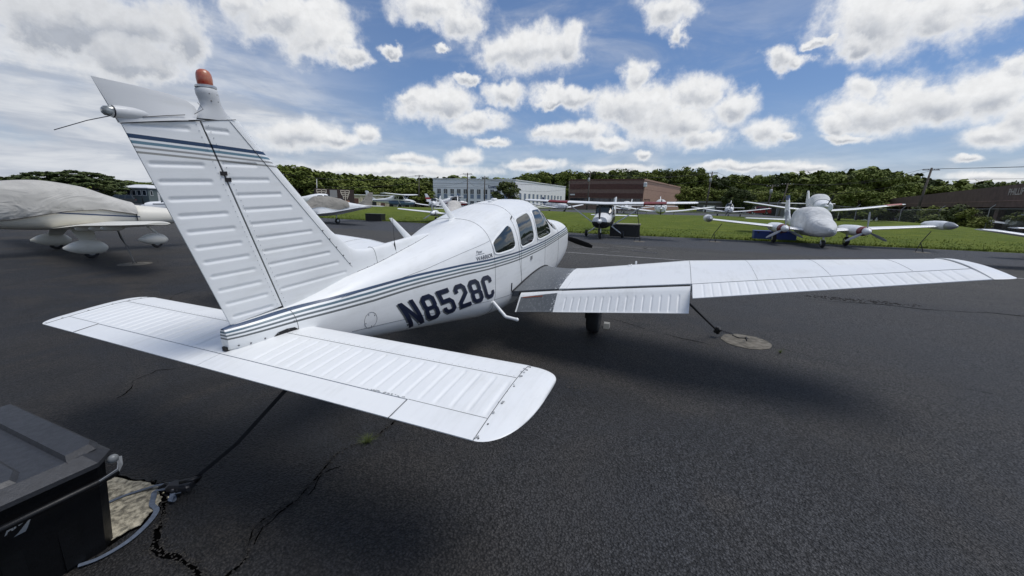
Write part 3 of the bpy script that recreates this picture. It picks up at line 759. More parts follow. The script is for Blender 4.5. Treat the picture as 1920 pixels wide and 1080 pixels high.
# door handles and latches
mb = MB(); mb.box((.30, side_y(.30, 1.06, .004), 1.065), (.07, .014, .055)); part(mb, 'door_handle', m_alu)
mb = MB(); mb.tube([(-.19, side_y(-.19, 1.66, .01), 1.66), (-.12, side_y(-.12, 1.69, .012), 1.69)], .008, 6); part(mb, 'door_latch', m_dkmetal)
mb = MB(); mb.tube([(-.445, side_y(-.445, .755, .008), .755), (-.445, side_y(-.445, .86, .008), .86)], .007, 6); part(mb, 'drain_tube', m_dkmetal)
# entry step
mb = MB(); mb.tube([(-.95, -.50, .70), (-.95, -.535, .745), (-.95, -.70, .577)], .021, 8); mb.tube([(-.95, -.70, .577), (-.95, -.845, .560)], .021, 8); mb.sphere((-.95, -.845, .560), .024, 8, 6)
part(mb, 'entry_step', m_white, smooth=True, ang=50)
# ---- wings
Y0, Y1, Y2 = .50, 2.69, 4.90
def wz0(Y): return .712+.156*(Y-.57) if Y < Y1 else .712+.156*(Y1-.57)+.136*(Y-Y1)
def wle(Y):
    if Y < 1.25: return .75+.58*((1.25-Y)/.75)**1.6
    return .75 if Y < Y1 else lerp(.75, .20, (Y-Y1)/(4.93-Y1))
def wte(Y): return lerp(-.70, -.885, (Y-.6)/(Y1-.6)) if Y < Y1 else lerp(-.885, -.715, (Y-Y1)/(4.93-Y1))
def whinge(Y): return lerp(-.40, -.535, (Y-.65)/(Y1-.65)) if Y < Y1 else lerp(-.535, -.44, (Y-Y1)/(4.93-Y1))
def wsec(X, Y, up):   # z of the wing skin
    xl, xt = wle(Y), wte(Y); c = xl-xt; s = (xl-X)/c
    tc = .128 if Y > 1.25 else .128*1.61/c
    cam_ = .010*c*4*s*(1-s)
    return wz0(Y)+(-.03 if Y < Y1 else lerp(-.03, .035, (Y-Y1)/2.2))*s+cam_+up*max(.003, c*naca(s, tc))
def wing_skin(y0, y1, sgn, name, m, x_aft, ny=24, nx=30, grooves=None):
    def fn(s, tt, sd_):
        Y = lerp(y0, y1, tt); xl = wle(Y); xa = x_aft(Y); s2 = s*s
        X = lerp(xl, xa, s2); z_ = wsec(X, Y, sd_)
        if s == 0: z_ = wz0(Y)
        return (X, sgn*Y, z_)
    return two_sided(fn, nx, ny, name, m)
for sgn in (-1, 1):
    m_ = m_wing if sgn < 0 else m_white
    w_ = wing_skin(Y0, Y1, sgn, 'wing', m_, lambda Y: whinge(Y)+.012)
    w2 = wing_skin(Y1+.002, 4.88, sgn, 'outer_wing_panel', m_white, lambda Y: whinge(Y)+.006)
    # tip
    mb = MB(); rows = []
    for i in range(13):
        a = i/12*math.pi/2; Y = 4.885+.165*math.sin(a); k0 = math.cos(a)
        xl = lerp(-.46, wle(4.9)-.0, k0**.8); xt = lerp(-.60, wte(4.9), k0**.5); xl = max(xl, xt+.06); tk = max(.10, k0**.7); row = []
        for j in range(30):
            q = 2*math.pi*j/30; s = (1-math.cos(q))/2; X = lerp(xl, xt, s); c = xl-xt
            sg = 0 if abs(math.sin(q)) < 1e-6 else math.copysign(1, math.sin(q))
            row.append((X, sgn*Y, wz0(4.9)+.10*(Y-4.9)+.035*((wle(4.9)-X)/.95)+.02*4*s*(1-s)*k0+sg*max(.003, (wle(4.9)-wte(4.9))*naca(s, .13)*tk)))
        rows.append(row)
    mb.loft(rows, True, True); part(mb, 'wing_tip', m_white, smooth=True, ang=50)
    mb = MB(); mb.sphere((-.02, sgn*5.0, 1.385), .05, 14, 8, (2.2, .8, .5)); part(mb, 'navigation_light', m_white if sgn < 0 else m_white, smooth=True)
    # aileron with pressed grooves
    nb_ = 26
    yb = [lerp(2.80, 4.74, (i/(nb_-1))) for i in range(nb_)]
    def ail(s, tt, sd_, sgn=sgn):
        Y = lerp(2.70, 4.875, tt); X = lerp(whinge(Y)-.008, wte(Y), s); z_ = wsec(X, Y, sd_)
        i = min(range(nb_), key=lambda q: abs(yb[q]-Y)); d = abs(yb[i]-Y)
        g = .0055*(1-(d/.012)**2)**1.3 if d < .012 and .06 < s < .94 else 0
        return (X, sgn*Y, z_-sd_*g)
    two_sided(ail, 10, 380, 'aileron', m_white)
    # flap, deflected about its leading edge
    dl = R(34); nf_ = 15; yf = [lerp(1.33, 2.58, i/(nf_-1)) for i in range(nf_)]
    def flp(s, tt, sd_, sgn=sgn):
        Y = lerp(.70, 2.685, tt); xh = whinge(Y)-.012; X0_ = lerp(xh, wte(Y), s)
        zh = wsec(xh, Y, 1)-.03; hz_ = zh
        rel = X0_-xh; zz = wsec(X0_, Y, sd_)-zh
        if s < .18: zz = zz*(.55+2.5*s)+0.0
        i = min(range(nf_), key=lambda q: abs(yf[q]-Y)); d = abs(yf[i]-Y)
        g = .006*(1-(d/.013)**2)**1.3 if d < .013 and .34 < s < .94 else 0
        zz -= sd_*g
        return (xh+rel*math.cos(dl)+zz*math.sin(dl)*1.0*(-1)*(-1) if False else xh+rel*math.cos(dl)-zz*math.sin(dl), sgn*Y, hz_+rel*math.sin(dl)+zz*math.cos(dl))
    two_sided(flp, 24, 380, 'flap', m_flap if sgn < 0 else m_white)
    mb = MB(); mb.loft([[(whinge(Y)+.014, sgn*Y, wsec(whinge(Y), Y, 1)-.008), (whinge(Y)-.01, sgn*Y, wsec(whinge(Y), Y, 1)-.014), (whinge(Y)-.01, sgn*Y, wsec(whinge(Y), Y, -1)+.004), (whinge(Y)+.014, sgn*Y, wsec(whinge(Y), Y, -1)+.004)] for Y in (.66, 1.3, 2.0, 2.68)], True, True)
    mb.loft([[(whinge(Y)+.008, sgn*Y, wsec(whinge(Y), Y, 1)-.002), (whinge(Y)-.01, sgn*Y, wsec(whinge(Y)-.01, Y, 1)-.004), (whinge(Y)-.01, sgn*Y, wsec(whinge(Y), Y, -1)+.004), (whinge(Y)+.008, sgn*Y, wsec(whinge(Y), Y, -1)+.004)] for Y in (2.70, 3.8, 4.87)], True, True)
    part(mb, 'control_gap', m_gap)
    # seams and screws on the wing
    mb = MB()
    mb.tube([(wle(Y)-.19, sgn*Y, wsec(wle(Y)-.19, Y, 1)+.0008) for Y in [1.25+.18*i for i in range(21)]], .0018, 4)
    for Yr in (1.30, 1.62, 2.30, 2.69, 3.3, 3.9, 4.5, 4.88):
        aft = lerp(wle(Yr)-.18, whinge(Yr)+.02, 0 if Yr in (1.62, 2.30) else 1)
        mb.tube([(X, sgn*Yr, wsec(X, Yr, 1)+.0008) for X in np.linspace(wle(Yr)-.01, aft, 9)], .0012 if Yr not in (2.69, 4.88) else .0022, 4)
    part(mb, 'wing_seam', m_seam)
    mb = MB(); mb.revz([(-.01, .05), (.004, .048), (.006, .03)], 18, (.42, sgn*1.98, wsec(.42, 1.98, 1))); mb.box((.42, sgn*1.98, wsec(.42, 1.98, 1)+.012), (.05, .012, .012)); part(mb, 'fuel_cap', m_white, smooth=True)
    mb = MB(); mb.tube([(.66, sgn*2.02, wsec(.66, 2.02, 1)), (.66, sgn*2.02, wsec(.66, 2.02, 1)+.05)], .012, 6); part(mb, 'fuel_vent', m_white)
# black rubber seal where the right wing meets the fuselage
for side in (-1, 1):
    mb = MB(); pts = [(X, -side*side_y(X, wsec(X, .575, 1), .006), wsec(X, .575, 1)+.004) for X in np.linspace(-.42, 1.30, 22)]
    mb.tube(pts, .012, 6); part(mb, 'wing_root_seal', m_gap)
mb = MB(); mb.strip([(-.505, -.75, wsec(-.41, .75, 1)-.062), (-.515, -1.02, wsec(-.41, 1.02, 1)-.062)], .010, .002, (1, 0, 0)); part(mb, 'no_step_marking', mat('orange_marking', (.75, .16, .06), .5))
vs, fs = text_mesh('NO\nSTEP', .035)
Yt = 1.40
# ---- landing gear
def wheel(parent, c, rad, w, name='wheel', mt=None):
    mb = MB(); rr_ = rad; mb.revy([(-w/2, rr_*.62), (-w/2, rr_*.86), (-w*.36, rr_*.97), (-w*.15, rr_), (w*.15, rr_), (w*.36, rr_*.97), (w/2, rr_*.86), (w/2, rr_*.62)], 26, c)
    o = part(mb, name, m_rubber, parent, True, 50)
    mb = MB(); mb.revy([(-w/2-.004, rr_*.25), (-w/2+.004, rr_*.6), (w/2-.004, rr_*.6), (w/2+.004, rr_*.25)], 18, c); part(mb, 'rim', mt or m_alu, o, True, 40)
    return o
def gz_(X): return -.054*X+.0
for sgn in (-1, 1):
    X = .52; zg = gz_(X)
    wheel(AC, (X, sgn*1.50, zg+.205), .21, .17, mt=m_dkmetal)
    mb = MB(); mb.tube([(X, sgn*1.40, .80), (X, sgn*1.385, zg+.30)], [.045, .03], 12); mb.tube([(X, sgn*1.385, zg+.32), (X+.0, sgn*1.385, zg+.20), (X, sgn*1.42, zg+.20)], .022, 8); mb.tube([(X-.05, sgn*1.385, zg+.33), (X-.13, sgn*1.385, zg+.44), (X-.05, sgn*1.385, zg+.56)], .010, 6)
    part(mb, 'gear_leg', m_black, smooth=True)
wheel(AC, (2.18, 0, gz_(2.18)+.19), .19, .15)
mb = MB(); mb.tube([(2.10, 0, .60), (2.18, 0, gz_(2.18)+.42)], .035, 10)
for s_ in (-1, 1): mb.tube([(2.18, 0, gz_(2.18)+.42), (2.18, s_*.09, gz_(2.18)+.36), (2.18, s_*.09, gz_(2.18)+.19)], .014, 6)
part(mb, 'nose_gear_leg', m_black, smooth=True)
# ---- propeller
mb = MB(); mb.revx([(0, .15), (.08, .145), (.18, .11), (.26, .05), (.28, .01)], 24, (2.98, 0, 1.10)); sp = part(mb, 'spinner', m_white, smooth=True, ang=60)
pa = math.atan2(-.27, -.96)
for k_ in (0, 1):
    a = pa+k_*math.pi; mb = MB(); rows = []
    dy, dz = math.cos(a), math.sin(a); ty, tz = -dz, dy
    for i in range(11):
        u = i/10; r_ = lerp(.10, .99, u); c = lerp(.09, .155, min(1, u*2.2)) if u < .6 else lerp(.155, .095, (u-.6)/.4); tw = R(lerp(62, 14, u)); th = lerp(.02, .006, u)
        if i == 10: c *= .6
        row = []
        for j in range(10):
            q = 2*math.pi*j/10; cc, ss = c/2*math.cos(q), th*math.sin(q)
            ax = cc*math.sin(tw)+ss*math.cos(tw); tn = cc*math.cos(tw)-ss*math.sin(tw)
            row.append((3.05+ax, dy*r_+ty*tn, 1.10+dz*r_+tz*tn))
        rows.append(row)
    mb.loft(rows, True, True); part(mb, 'propeller_blade', m_black, smooth=True, ang=60)

# ================================================================ GROUND
def sm(a, b, v):
    v = min(1, max(0, (v-a)/(b-a))); return v*v*(3-2*v)
EDGE = [(-300, 27), (-80, 26), (-17.6, 24.4), (-11, 24.3), (-4.8, 24.2), (3.4, 23.6), (13.9, 26.3), (22.4, 26.6), (29.5, 27.2), (44, 30), (60, 58), (300, 60)]
def edge_x(y_): return interp(EDGE, y_)
HILL = [(-60, 1.6), (-36.6, 2.0), (-29.7, 2.35), (-27.5, 2.7), (-25.2, 2.7), (-22.9, 3.25), (-21.3, 3.7), (-19.6, 4.2), (-17.9, 4.0), (-15.6, 3.9), (-13.2, 3.8), (-10.7, 3.65), (-5, 3.6), (-.6, 4.2), (4.7, 4.2), (11.8, 4.1), (16.2, 4.0), (19.2, 3.8), (22.2, 3.1), (26.7, 3.1), (30.4, 3.3), (34.1, 3.0), (41.1, 3.05), (44.3, 3.15), (47.5, 3.1), (51.6, 2.9), (58, 2.0), (63.2, 1.0), (65.7, .9), (70.7, 1.3), (80, .9), (130, 1.2)]
SITE = (-1.3, -2.4)
def polar(a_, d_): return (SITE[0]+d_*math.cos(R(a_)), SITE[1]+d_*math.sin(R(a_)))
def terr(x_, y_):
    dx, dy = x_-SITE[0], y_-SITE[1]; d_ = math.hypot(dx, dy); a_ = math.degrees(math.atan2(dy, dx))
    if x_ < 20: return .03 if d_ < 130 else max(.03, 0)
    e = edge_x(y_); crest = 1.0*sm(-30, -17, y_)*(1-sm(34, 46, y_)); lowr = 1-sm(-30, -17, y_)
    u = x_-e
    h = .035+crest*sm(0, 11.5, u)*(.97)-crest*.62*sm(13, 19, u)
    h += -lowr*(.45*sm(22, 42, u)+1.5*sm(40, 110, u))
    h -= .12*sm(34, 46, y_)*(1-sm(3, 8, u))
    h += .05*math.sin(x_*.31+y_*.17)*math.sin(y_*.23)*sm(2, 8, u)*(1-sm(16, 19, u))
    if abs(a_) < 130 and d_ > 140:
        te = interp(HILL, a_); top = 1.87+235*math.tan(R(te)); g_ = max(0, top-12.5)
        h += (g_-h)*sm(150, 235, d_)+sm(235, 420, d_)*0
    return h
def asphalt():
    m = bpy.data.materials.new('asphalt'); m.use_nodes = True; k = NT(m.node_tree); b = m.node_tree.nodes['Principled BSDF']
    oc = k.new('ShaderNodeTexCoord').outputs['Object']; X, Y, Z = k.xyz(oc)
    nL = k.noise(oc, .22, 5, .6, .4); nM = k.noise(k.scale(oc, .35, 1.5, 1), 1.1, 6, .62, .3); nS = k.noise(oc, 75, 3, .6); nX = k.noise(oc, 190, 2, .5); nC = k.noise(oc, 26, 4, .7)
    v = k.new('ShaderNodeTexVoronoi'); v.inputs['Scale'].default_value = 120; k.l.new(oc, v.inputs['Vector'])
    nB = k.noise(oc, .55, 5, .62, .8); nB2 = k.noise(oc, 1.7, 5, .65, .5)
    near = k.mix(k.ramp(nB, .38, .62), (.0165, .0180, .0215), (.036, .0305, .0245))
    near = k.mix(k.ramp(nB2, .50, .64, 0, .7), near, (.0115, .0108, .0105))
    near = k.mix(k.ramp(nL, .50, .66, 0, .6), near, (.036, .037, .040))
    blotch = k.noise(oc, .9, 4, .55); near = k.mix(k.ramp(blotch, .60, .72, 0, .6), near, (.050, .043, .035))
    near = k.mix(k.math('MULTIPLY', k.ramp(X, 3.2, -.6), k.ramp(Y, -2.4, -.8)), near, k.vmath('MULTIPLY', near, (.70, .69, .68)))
    near = k.mix(k.ramp(Y, .5, -6.0, 0, .65), near, k.mix(nB2, (.040, .041, .043), (.058, .058, .059)))  # grazing sheen on the right side painted in as a paler tone
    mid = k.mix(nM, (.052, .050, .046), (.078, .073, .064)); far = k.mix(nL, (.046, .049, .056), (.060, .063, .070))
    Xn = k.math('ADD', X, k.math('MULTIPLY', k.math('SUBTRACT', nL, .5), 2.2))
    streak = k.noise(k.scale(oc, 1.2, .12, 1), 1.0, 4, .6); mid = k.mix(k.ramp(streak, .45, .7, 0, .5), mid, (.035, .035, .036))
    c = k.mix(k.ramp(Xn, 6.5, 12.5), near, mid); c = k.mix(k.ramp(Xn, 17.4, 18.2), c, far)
    # aggregate: each stone its own tone, dark gaps between
    vc = k.xyz(v.outputs['Color'])[0]
    v2 = k.new('ShaderNodeTexVoronoi'); v2.inputs['Scale'].default_value = 72; k.l.new(k.vmath('ADD', oc, k.vmath('MULTIPLY', k.noise(oc, 40, 2, .5, color=True), (.01, .01, 0))), v2.inputs['Vector'])
    vc2 = k.xyz(v2.outputs['Color'])[0]; gap = k.ramp(v2.outputs['Distance'], .35, .75, 1.0, .35)
    rough_zone = k.ramp(k.noise(oc, .8, 4, .6), .36, .56, .4, 1.1)
    sp_ = k.math('ADD', k.math('MULTIPLY', k.math('SUBTRACT', vc2, .5), 1.0), k.math('ADD', k.math('MULTIPLY', k.math('SUBTRACT', vc, .5), .7), k.math('ADD', k.math('MULTIPLY', k.math('SUBTRACT', nS, .5), 1.6), k.math('MULTIPLY', k.math('SUBTRACT', nC, .5), 1.6))))
    sp_ = k.math('MAXIMUM', k.math('ADD', 1.05, k.math('MULTIPLY', sp_, rough_zone)), .15)
    c = k.vmath('MULTIPLY', c, k.comb(*[k.math('MULTIPLY', sp_, gap)]*3)); c = k.vmath('MULTIPLY', c, (1.3, 1.3, 1.3))
    light = k.math('GREATER_THAN', k.noise(oc, 260, 1, .5), .735); c = k.mix(k.math('MULTIPLY', light, .55), c, (.16, .16, .15))
    pit = k.math('LESS_THAN', nS, .34); c = k.mix(k.math('MULTIPLY', pit, .7), c, (.007, .007, .008))
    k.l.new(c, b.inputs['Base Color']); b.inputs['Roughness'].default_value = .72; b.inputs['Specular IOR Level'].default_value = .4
    bn = k.new('ShaderNodeBump'); bn.inputs['Strength'].default_value = 1.0; bn.inputs['Distance'].default_value = .010
    hsum = k.math('SUBTRACT', k.math('MULTIPLY', nS, 1.2), k.math('MULTIPLY', v2.outputs['Distance'], 1.6))
    k.l.new(hsum, bn.inputs['Height']); k.l.new(bn.outputs[0], b.inputs['Normal']); return m
m_asph = asphalt()
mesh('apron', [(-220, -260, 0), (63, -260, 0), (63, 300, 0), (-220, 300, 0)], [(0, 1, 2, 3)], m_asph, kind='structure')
def grassmat():
    m = bpy.data.materials.new('mown_grass'); m.use_nodes = True; k = NT(m.node_tree); b = m.node_tree.nodes['Principled BSDF']
    oc = k.new('ShaderNodeTexCoord').outputs['Object']
    n1 = k.noise(oc, .25, 5, .6, .3); n2 = k.noise(k.scale(oc, 1, .25, 1), 2.6, 6, .7); n3 = k.noise(oc, 14, 4, .7)
    c = k.mix(k.ramp(n2, .35, .68), (.070, .112, .010), (.140, .175, .018)); c = k.mix(k.math('MULTIPLY', k.ramp(n1, .45, .7), .6), c, (.055, .098, .008))
    c = k.mix(k.ramp(n3, .35, .75, 0, .55), c, (.165, .175, .03))
    k.l.new(c, b.inputs['Base Color']); b.inputs['Roughness'].default_value = .9; b.inputs['Specular IOR Level'].default_value = .2
    bn = k.new('ShaderNodeBump'); bn.inputs['Strength'].default_value = .9; bn.inputs['Distance'].default_value = .10
    k.l.new(k.math('ADD', n3, k.math('MULTIPLY', n2, .6)), bn.inputs['Height']); k.l.new(bn.outputs[0], b.inputs['Normal']); return m
m_grass = grassmat()
us = [0, .25, .6, 1, 2, 3, 4, 5, 6, 7, 8, 9, 10, 11, 12, 13, 14, 15, 16, 17, 18, 19, 20, 24, 30, 38, 46, 54, 62, 72, 84, 98, 112, 126, 140, 155, 170, 185, 200, 215, 230, 260, 320, 420, 700, 1500]
ysg = [-1500, -700, -420, -320, -250, -200, -160, -130, -105]+[-90+3*i for i in range(61)]+[100, 110, 122, 135, 150, 170, 195, 230, 300, 420, 700, 1500]
vs = []; fs = []
rg = random.Random(3)
for j, y_ in enumerate(ysg):
    for i, u in enumerate(us):
        x_ = edge_x(y_)+u; zz = terr(x_, y_)
        if i == 0: zz = -.03
        vs.append((x_+(rg.random()-.5)*.0, y_, zz))
n_ = len(us)
for j in range(len(ysg)-1):
    for i in range(n_-1): fs.append((j*n_+i, j*n_+i+1, (j+1)*n_+i+1, (j+1)*n_+i))
mesh('grass_field', vs, fs, m_grass, smooth=True, kind='structure')
mesh('ground', [(-3000, -3000, -1.2), (3000, -3000, -1.2), (3000, 3000, -1.2), (-3000, 3000, -1.2)], [(0, 1, 2, 3)], m_grass, kind='structure')
# ragged turf edge and short blades along it
vs = []; fs = []; rg = random.Random(11)
for i in range(15000):
    y_ = rg.uniform(-32, 42); u = rg.random()**2.2*(4.0)-.08; x_ = edge_x(y_)+u+.10*math.sin(y_*2.1)*math.sin(y_*.7)
    z_ = max(0, terr(x_, y_)); a = rg.random()*math.pi; h = rg.uniform(.03, .09)*(1.2 if u < .3 else 1); w = rg.uniform(.012, .03); l = rg.uniform(-.04, .04)
    b_ = len(vs); vs += [(x_-w*math.cos(a), y_-w*math.sin(a), z_-.01), (x_+w*math.cos(a), y_+w*math.sin(a), z_-.01), (x_+l, y_+l, z_+h)]; fs.append((b_, b_+1, b_+2))
tg_ = mesh('turf_edge', vs, fs, m_grass); tag(tg_, 'short grass blades along the edge of the dark apron', 'grass'); tg_['kind'] = 'stuff'
m_ramp = mat('ramp_asphalt', (.06, .063, .068), .9, var=.2, vscale=.4)
def sheet(name, x0, x1, y0, y1, m, dz=.02, nx=8, ny=24):
    vs = [(lerp(x0, x1, i/nx), lerp(y0, y1, j/ny), terr(lerp(x0, x1, i/nx), lerp(y0, y1, j/ny))+dz) for j in range(ny+1) for i in range(nx+1)]
    fs = [(j*(nx+1)+i, j*(nx+1)+i+1, (j+1)*(nx+1)+i+1, (j+1)*(nx+1)+i) for j in range(ny) for i in range(nx)]
    return mesh(name, vs, fs, m, kind='structure')
sheet('second_apron', 46, 86, -24, 56, m_ramp, .06, 20, 40)
sheet('parking_lot', 118, 150, -92, -30, m_ramp, .10, 16, 30)
sheet('road', 92, 99, -30, 80, m_ramp, .08, 4, 50)
# painted lines and worn patches
m_line = mat('worn_white_paint', (.36, .36, .34), .85, var=.6, vscale=9, col2=(.12, .12, .12))
m_linew = mat('faded_paint', (.20, .195, .18), .9, var=.7, vscale=7, col2=(.06, .06, .058))
def quad_strip(name, pts, w, m, z_=.004, label=None, jag=0.0):
    rg = random.Random(len(pts)*7); vs = []; fs = []
    for i, p in enumerate(pts):
        a = Vector(pts[max(0, i-1)]); b = Vector(pts[min(len(pts)-1, i+1)]); d = (b-a).normalized(); n = Vector((-d.y, d.x))
        ww = w[i] if isinstance(w, list) else w
        vs += [(p[0]+n.x*ww/2*(1+jag*(rg.random()-.5)), p[1]+n.y*ww/2*(1+jag*(rg.random()-.5)), z_), (p[0]-n.x*ww/2*(1+jag*(rg.random()-.5)), p[1]-n.y*ww/2*(1+jag*(rg.random()-.5)), z_)]
        if i: k_ = 2*i; fs.append((k_-2, k_-1, k_+1, k_))
    return mesh(name, vs, fs, m, kind='structure')
quad_strip('painted_line', [(13.46, 9.0), (13.5, 1.3), (13.42, -3.1), (14.0, -8), (14.41, -11.57), (15.2, -16)], .11, m_line)
for a, b in (((16.98, -.05), (16.55, -1.69)), ((16.47, -1.1), (16.8, -1.9)), ((14.48, -.30), (14.85, -.62)), ((15.6, 2.4), (16.1, .2)), ((15.2, 1.7), (15.9, -.05))): quad_strip('faded_line', [a, b], .12, m_linew)
mb = MB()
for i in range(9):
    y_ = lerp(-1.05, -1.95, i/8); x_ = lerp(15.45, 15.2, i/8); mb.box((x_, y_, .006), (.42, .045, .006), .2)
dg_ = mb.build('storm_drain', m_dkmetal); tag(dg_, 'dark slotted drain grate set in the apron beyond the right wing', 'drain')
# cracks
m_crack = mat('open_crack', (.0015, .0015, .0015), 1.0, spec=.0)
def crack(pts, w, seed, name='pavement_crack', step=.014, amp=.007, crumbs=0):
    rg = random.Random(seed); out_ = []; ws = []; off = 0; wv = 1.0; drift = 0
    for (x0, y0), (x1, y1) in zip(pts, pts[1:]):
        L = math.hypot(x1-x0, y1-y0); n = max(2, int(L/step)); nx, ny = -(y1-y0)/L, (x1-x0)/L
        for i in range(n):
            drift = drift*.9+rg.gauss(0, amp*.35); off = off*.93+drift; u = i/n; wv = min(1.7, max(.15, wv+rg.gauss(0, .22)))
            if rg.random() < .03: wv = .2
            out_.append((lerp(x0, x1, u)+nx*off, lerp(y0, y1, u)+ny*off)); ws.append(w*wv)
    o = quad_strip(name, out_, ws, m_crack, .004, jag=.25)
    if crumbs:
        mb = MB()
        for i in range(crumbs):
            p = rg.choice(out_); q = rg.uniform(.002, .008); mb.box((p[0]+rg.gauss(0, w*.9), p[1]+rg.gauss(0, w*.9), q*.3), (q*rg.uniform(.7, 2), q, q*.6), rg.random()*3)
        c_ = mb.build('crumbled_asphalt', m_crumb); tag(c_, 'crumbled asphalt grains along the dark crack', 'grit'); c_['kind'] = 'stuff'
    return o
m_crumb = mat('crumb_asphalt', (.05, .045, .038), .95, var=.8, vscale=60, col2=(.008, .008, .008))
crack([(1.15, -.38), (.8, -.39), (.5, -.42), (.18, -.39), (-.17, -.44), (-.36, -.50), (-.9, -.55)], .013, 1, crumbs=600)
crack([(.5, -.42), (.35, -.36), (.18, -.40)], .006, 12); crack([(.12, -.41), (-.1, -.37), (-.22, -.44)], .006, 13)
crack([(-.13, .62), (-.11, .50), (-.17, .37), (-.24, .31)], .016, 21, crumbs=120); crack([(-.20, .33), (-.30, .22), (-.38, .13), (-.375, -.16), (-.36, -.50)], .020, 2, amp=.009, crumbs=600)
crack([(9.0, -1), (8.5, -5.4), (8.76, -6.5), (8.6, -7.4), (8.5, -12)], .020, 3, step=.1, amp=.03)
crack([(5.3, -1.1), (4.7, -2.4), (4.41, -3.2), (4.6, -3.9), (4.3, -4.6), (3.9, -6)], .009, 4, step=.04)
crack([(1.6, 2.8), (1.2, 2.5), (.9, 2.6), (.3, 2.2)], .006, 5); crack([(4.6, 7), (3, 6.2), (2, 5), (1.2, 5.2)], .012, 6, step=.06)
mb = MB(); rg = random.Random(5)
m_patch = mat('loose_grit', (.075, .070, .064), .95, var=.5, vscale=30)
for cx, cy, r_, n in ((2.44, -1.70, .13, 70), (8.75, -6.2, .55, 160), (1.9, 1.1, .2, 30)):
    for i in range(n):
        a = rg.random()*6.28; d = r_*rg.random()**.6; q = rg.uniform(.004, .012)*(2 if r_ > .4 else 1)
        mb.box((cx+d*math.cos(a)*(1 if r_ < .4 else .35), cy+d*math.sin(a)*(1 if r_ < .4 else 2), q*.3), (q*1.6, q, q*.6), rg.random()*3)
o = mb.build('grit', m_patch); tag(o, 'loose pale grit lying on the dark apron', 'grit'); o['kind'] = 'stuff'
# weeds
m_weed = mat('weed_green', (.075, .10, .022), .85, var=.4, vscale=20)
def tuft(cx, cy, n, h, seed, label):
    rg = random.Random(seed); vs = []; fs = []
    for i in range(n):
        a = rg.random()*6.28; l = h*rg.uniform(.5, 1.3); w = .0025; r_ = rg.random()*.03; tx, ty = math.cos(a), math.sin(a); lean = rg.uniform(.3, 1.6)*l
        bx, by = cx+r_*tx, cy+r_*ty*.6; b_ = len(vs)
        for u in (0, .5, 1): vs += [(bx+tx*lean*u*u-ty*w*(1-u*.9), by+ty*lean*u*u+tx*w*(1-u*.9), l*math.sin(u*1.5)*.6), (bx+tx*lean*u*u+ty*w*(1-u*.9), by+ty*lean*u*u-tx*w*(1-u*.9), l*math.sin(u*1.5)*.6)]
        fs += [(b_, b_+1, b_+3, b_+2), (b_+2, b_+3, b_+5, b_+4)]
    o = mesh('weed_tuft', vs, fs, m_weed); tag(o, label, 'weed', 'weeds growing in the pavement cracks'); return o
tuft(.80, -.39, 70, .07, 1, 'green weed tuft in the crack below the tailplane tip')
tuft(4.5, -3.92, 26, .06, 2, 'small weed at the rim of the round concrete anchor under the wing')

# ================================================================ TIE-DOWNS, BIN
def anchor(x_, y_, r_, label, rag=.04, seed=0, m=m_concrete):
    rg = random.Random(seed); t_ = thing('tie_down_anchor', label, 'anchor pad', (x_, y_, 0), 0, 'concrete tie-down pads')
    mb = MB(); mb.disc((0, 0, -.05), r_, .056, 44, rag, rg); mb.build('pad', m, t_)
    mb = MB(); mb.tube([(.045*math.cos(q), 0, .02+.045*math.sin(q)) for q in [i*math.pi/8 for i in range(9)]], .008, 6); mb.build('ring', m_dkmetal, t_, True)
    return t_
anchor(4.80, -3.57, .315, 'round concrete tie-down pad on the apron below the right wing', .07, 1)
anchor(4.62, 11.11, .36, 'round concrete tie-down pad under the wing of the covered cream plane', .03, 2)
# broken concrete slab near the bin
rg = random.Random(8)
mb = MB(); poly = [(-.22, 1.0), (-.15, .70), (-.115, .52), (-.16, .40), (-.22, .31), (-.34, .25), (-.48, .25), (-.60, .30), (-.75, .6), (-.6, 1.0)]
pp_ = []
for i in range(len(poly)):
    a, b = poly[i], poly[(i+1) % len(poly)]
    for k_ in range(5): u = k_/5; pp_.append((lerp(a[0], b[0], u)+rg.gauss(0, .006), lerp(a[1], b[1], u)+rg.gauss(0, .006)))
mb.prism(pp_, 2, -.04, .007)
m_oldc = mat('weathered_concrete', (.55, .50, .38), .95, var=.75, vscale=30, bump=.02, bscale=60, col2=(.12, .11, .085))
o = mb.build('tie_down_slab', m_oldc); tag(o, 'rough broken concrete tie-down slab beside the black storage bin', 'concrete slab')
quad_strip('slab_joint', [(p[0]*1.0+.004, p[1]-.004) for p in pp_[0:36]], [rg.uniform(.02, .05) for _ in range(36)], m_crack, .0035, jag=.8)
# tail strap: webbing from the tail ring down to a ratchet on the ground, loose blue-grey ends
t_ = thing('tail_tie_down_strap', 'black ratchet strap from the tail down to the ground by the bin loose blue ends', 'strap', (-.08, .33, 0))
L = lambda p: (p[0]+.08, p[1]-.33, p[2])
mb = MB(); mb.strip([L((.52, -.17, .84)), L((.385, -.098, .58)), L((.15, .10, .265)), L((-.03, .27, .075))], .030, .003, (.3, 1, .2)); mb.build('webbing', m_rope, t_)
mb = MB(); mb.bbox(L((-.085, .335, .035)), (.15, .075, .05), .012, 2.0); mb.build('ratchet_body', m_dkmetal, t_)
mb = MB(); mb.tube([L((-.03, .27, .05)), L((-.02, .24, .085)), L((-.06, .235, .10)), L((-.10, .30, .085))], .013, 7); mb.build('ratchet_handle', m_black, t_, True); mb = MB(); mb.tube([L((-.10, .36, .03)), L((-.12, .42, .05)), L((-.15, .44, .03))], .012, 7); mb.build('ratchet_handle', m_black, t_, True)
mb = MB()
for k_ in range(4): mb.revy([(-.03, .016), (.03, .016)], 10, L((-.07-.018*k_, .30+.02*k_, .03)))
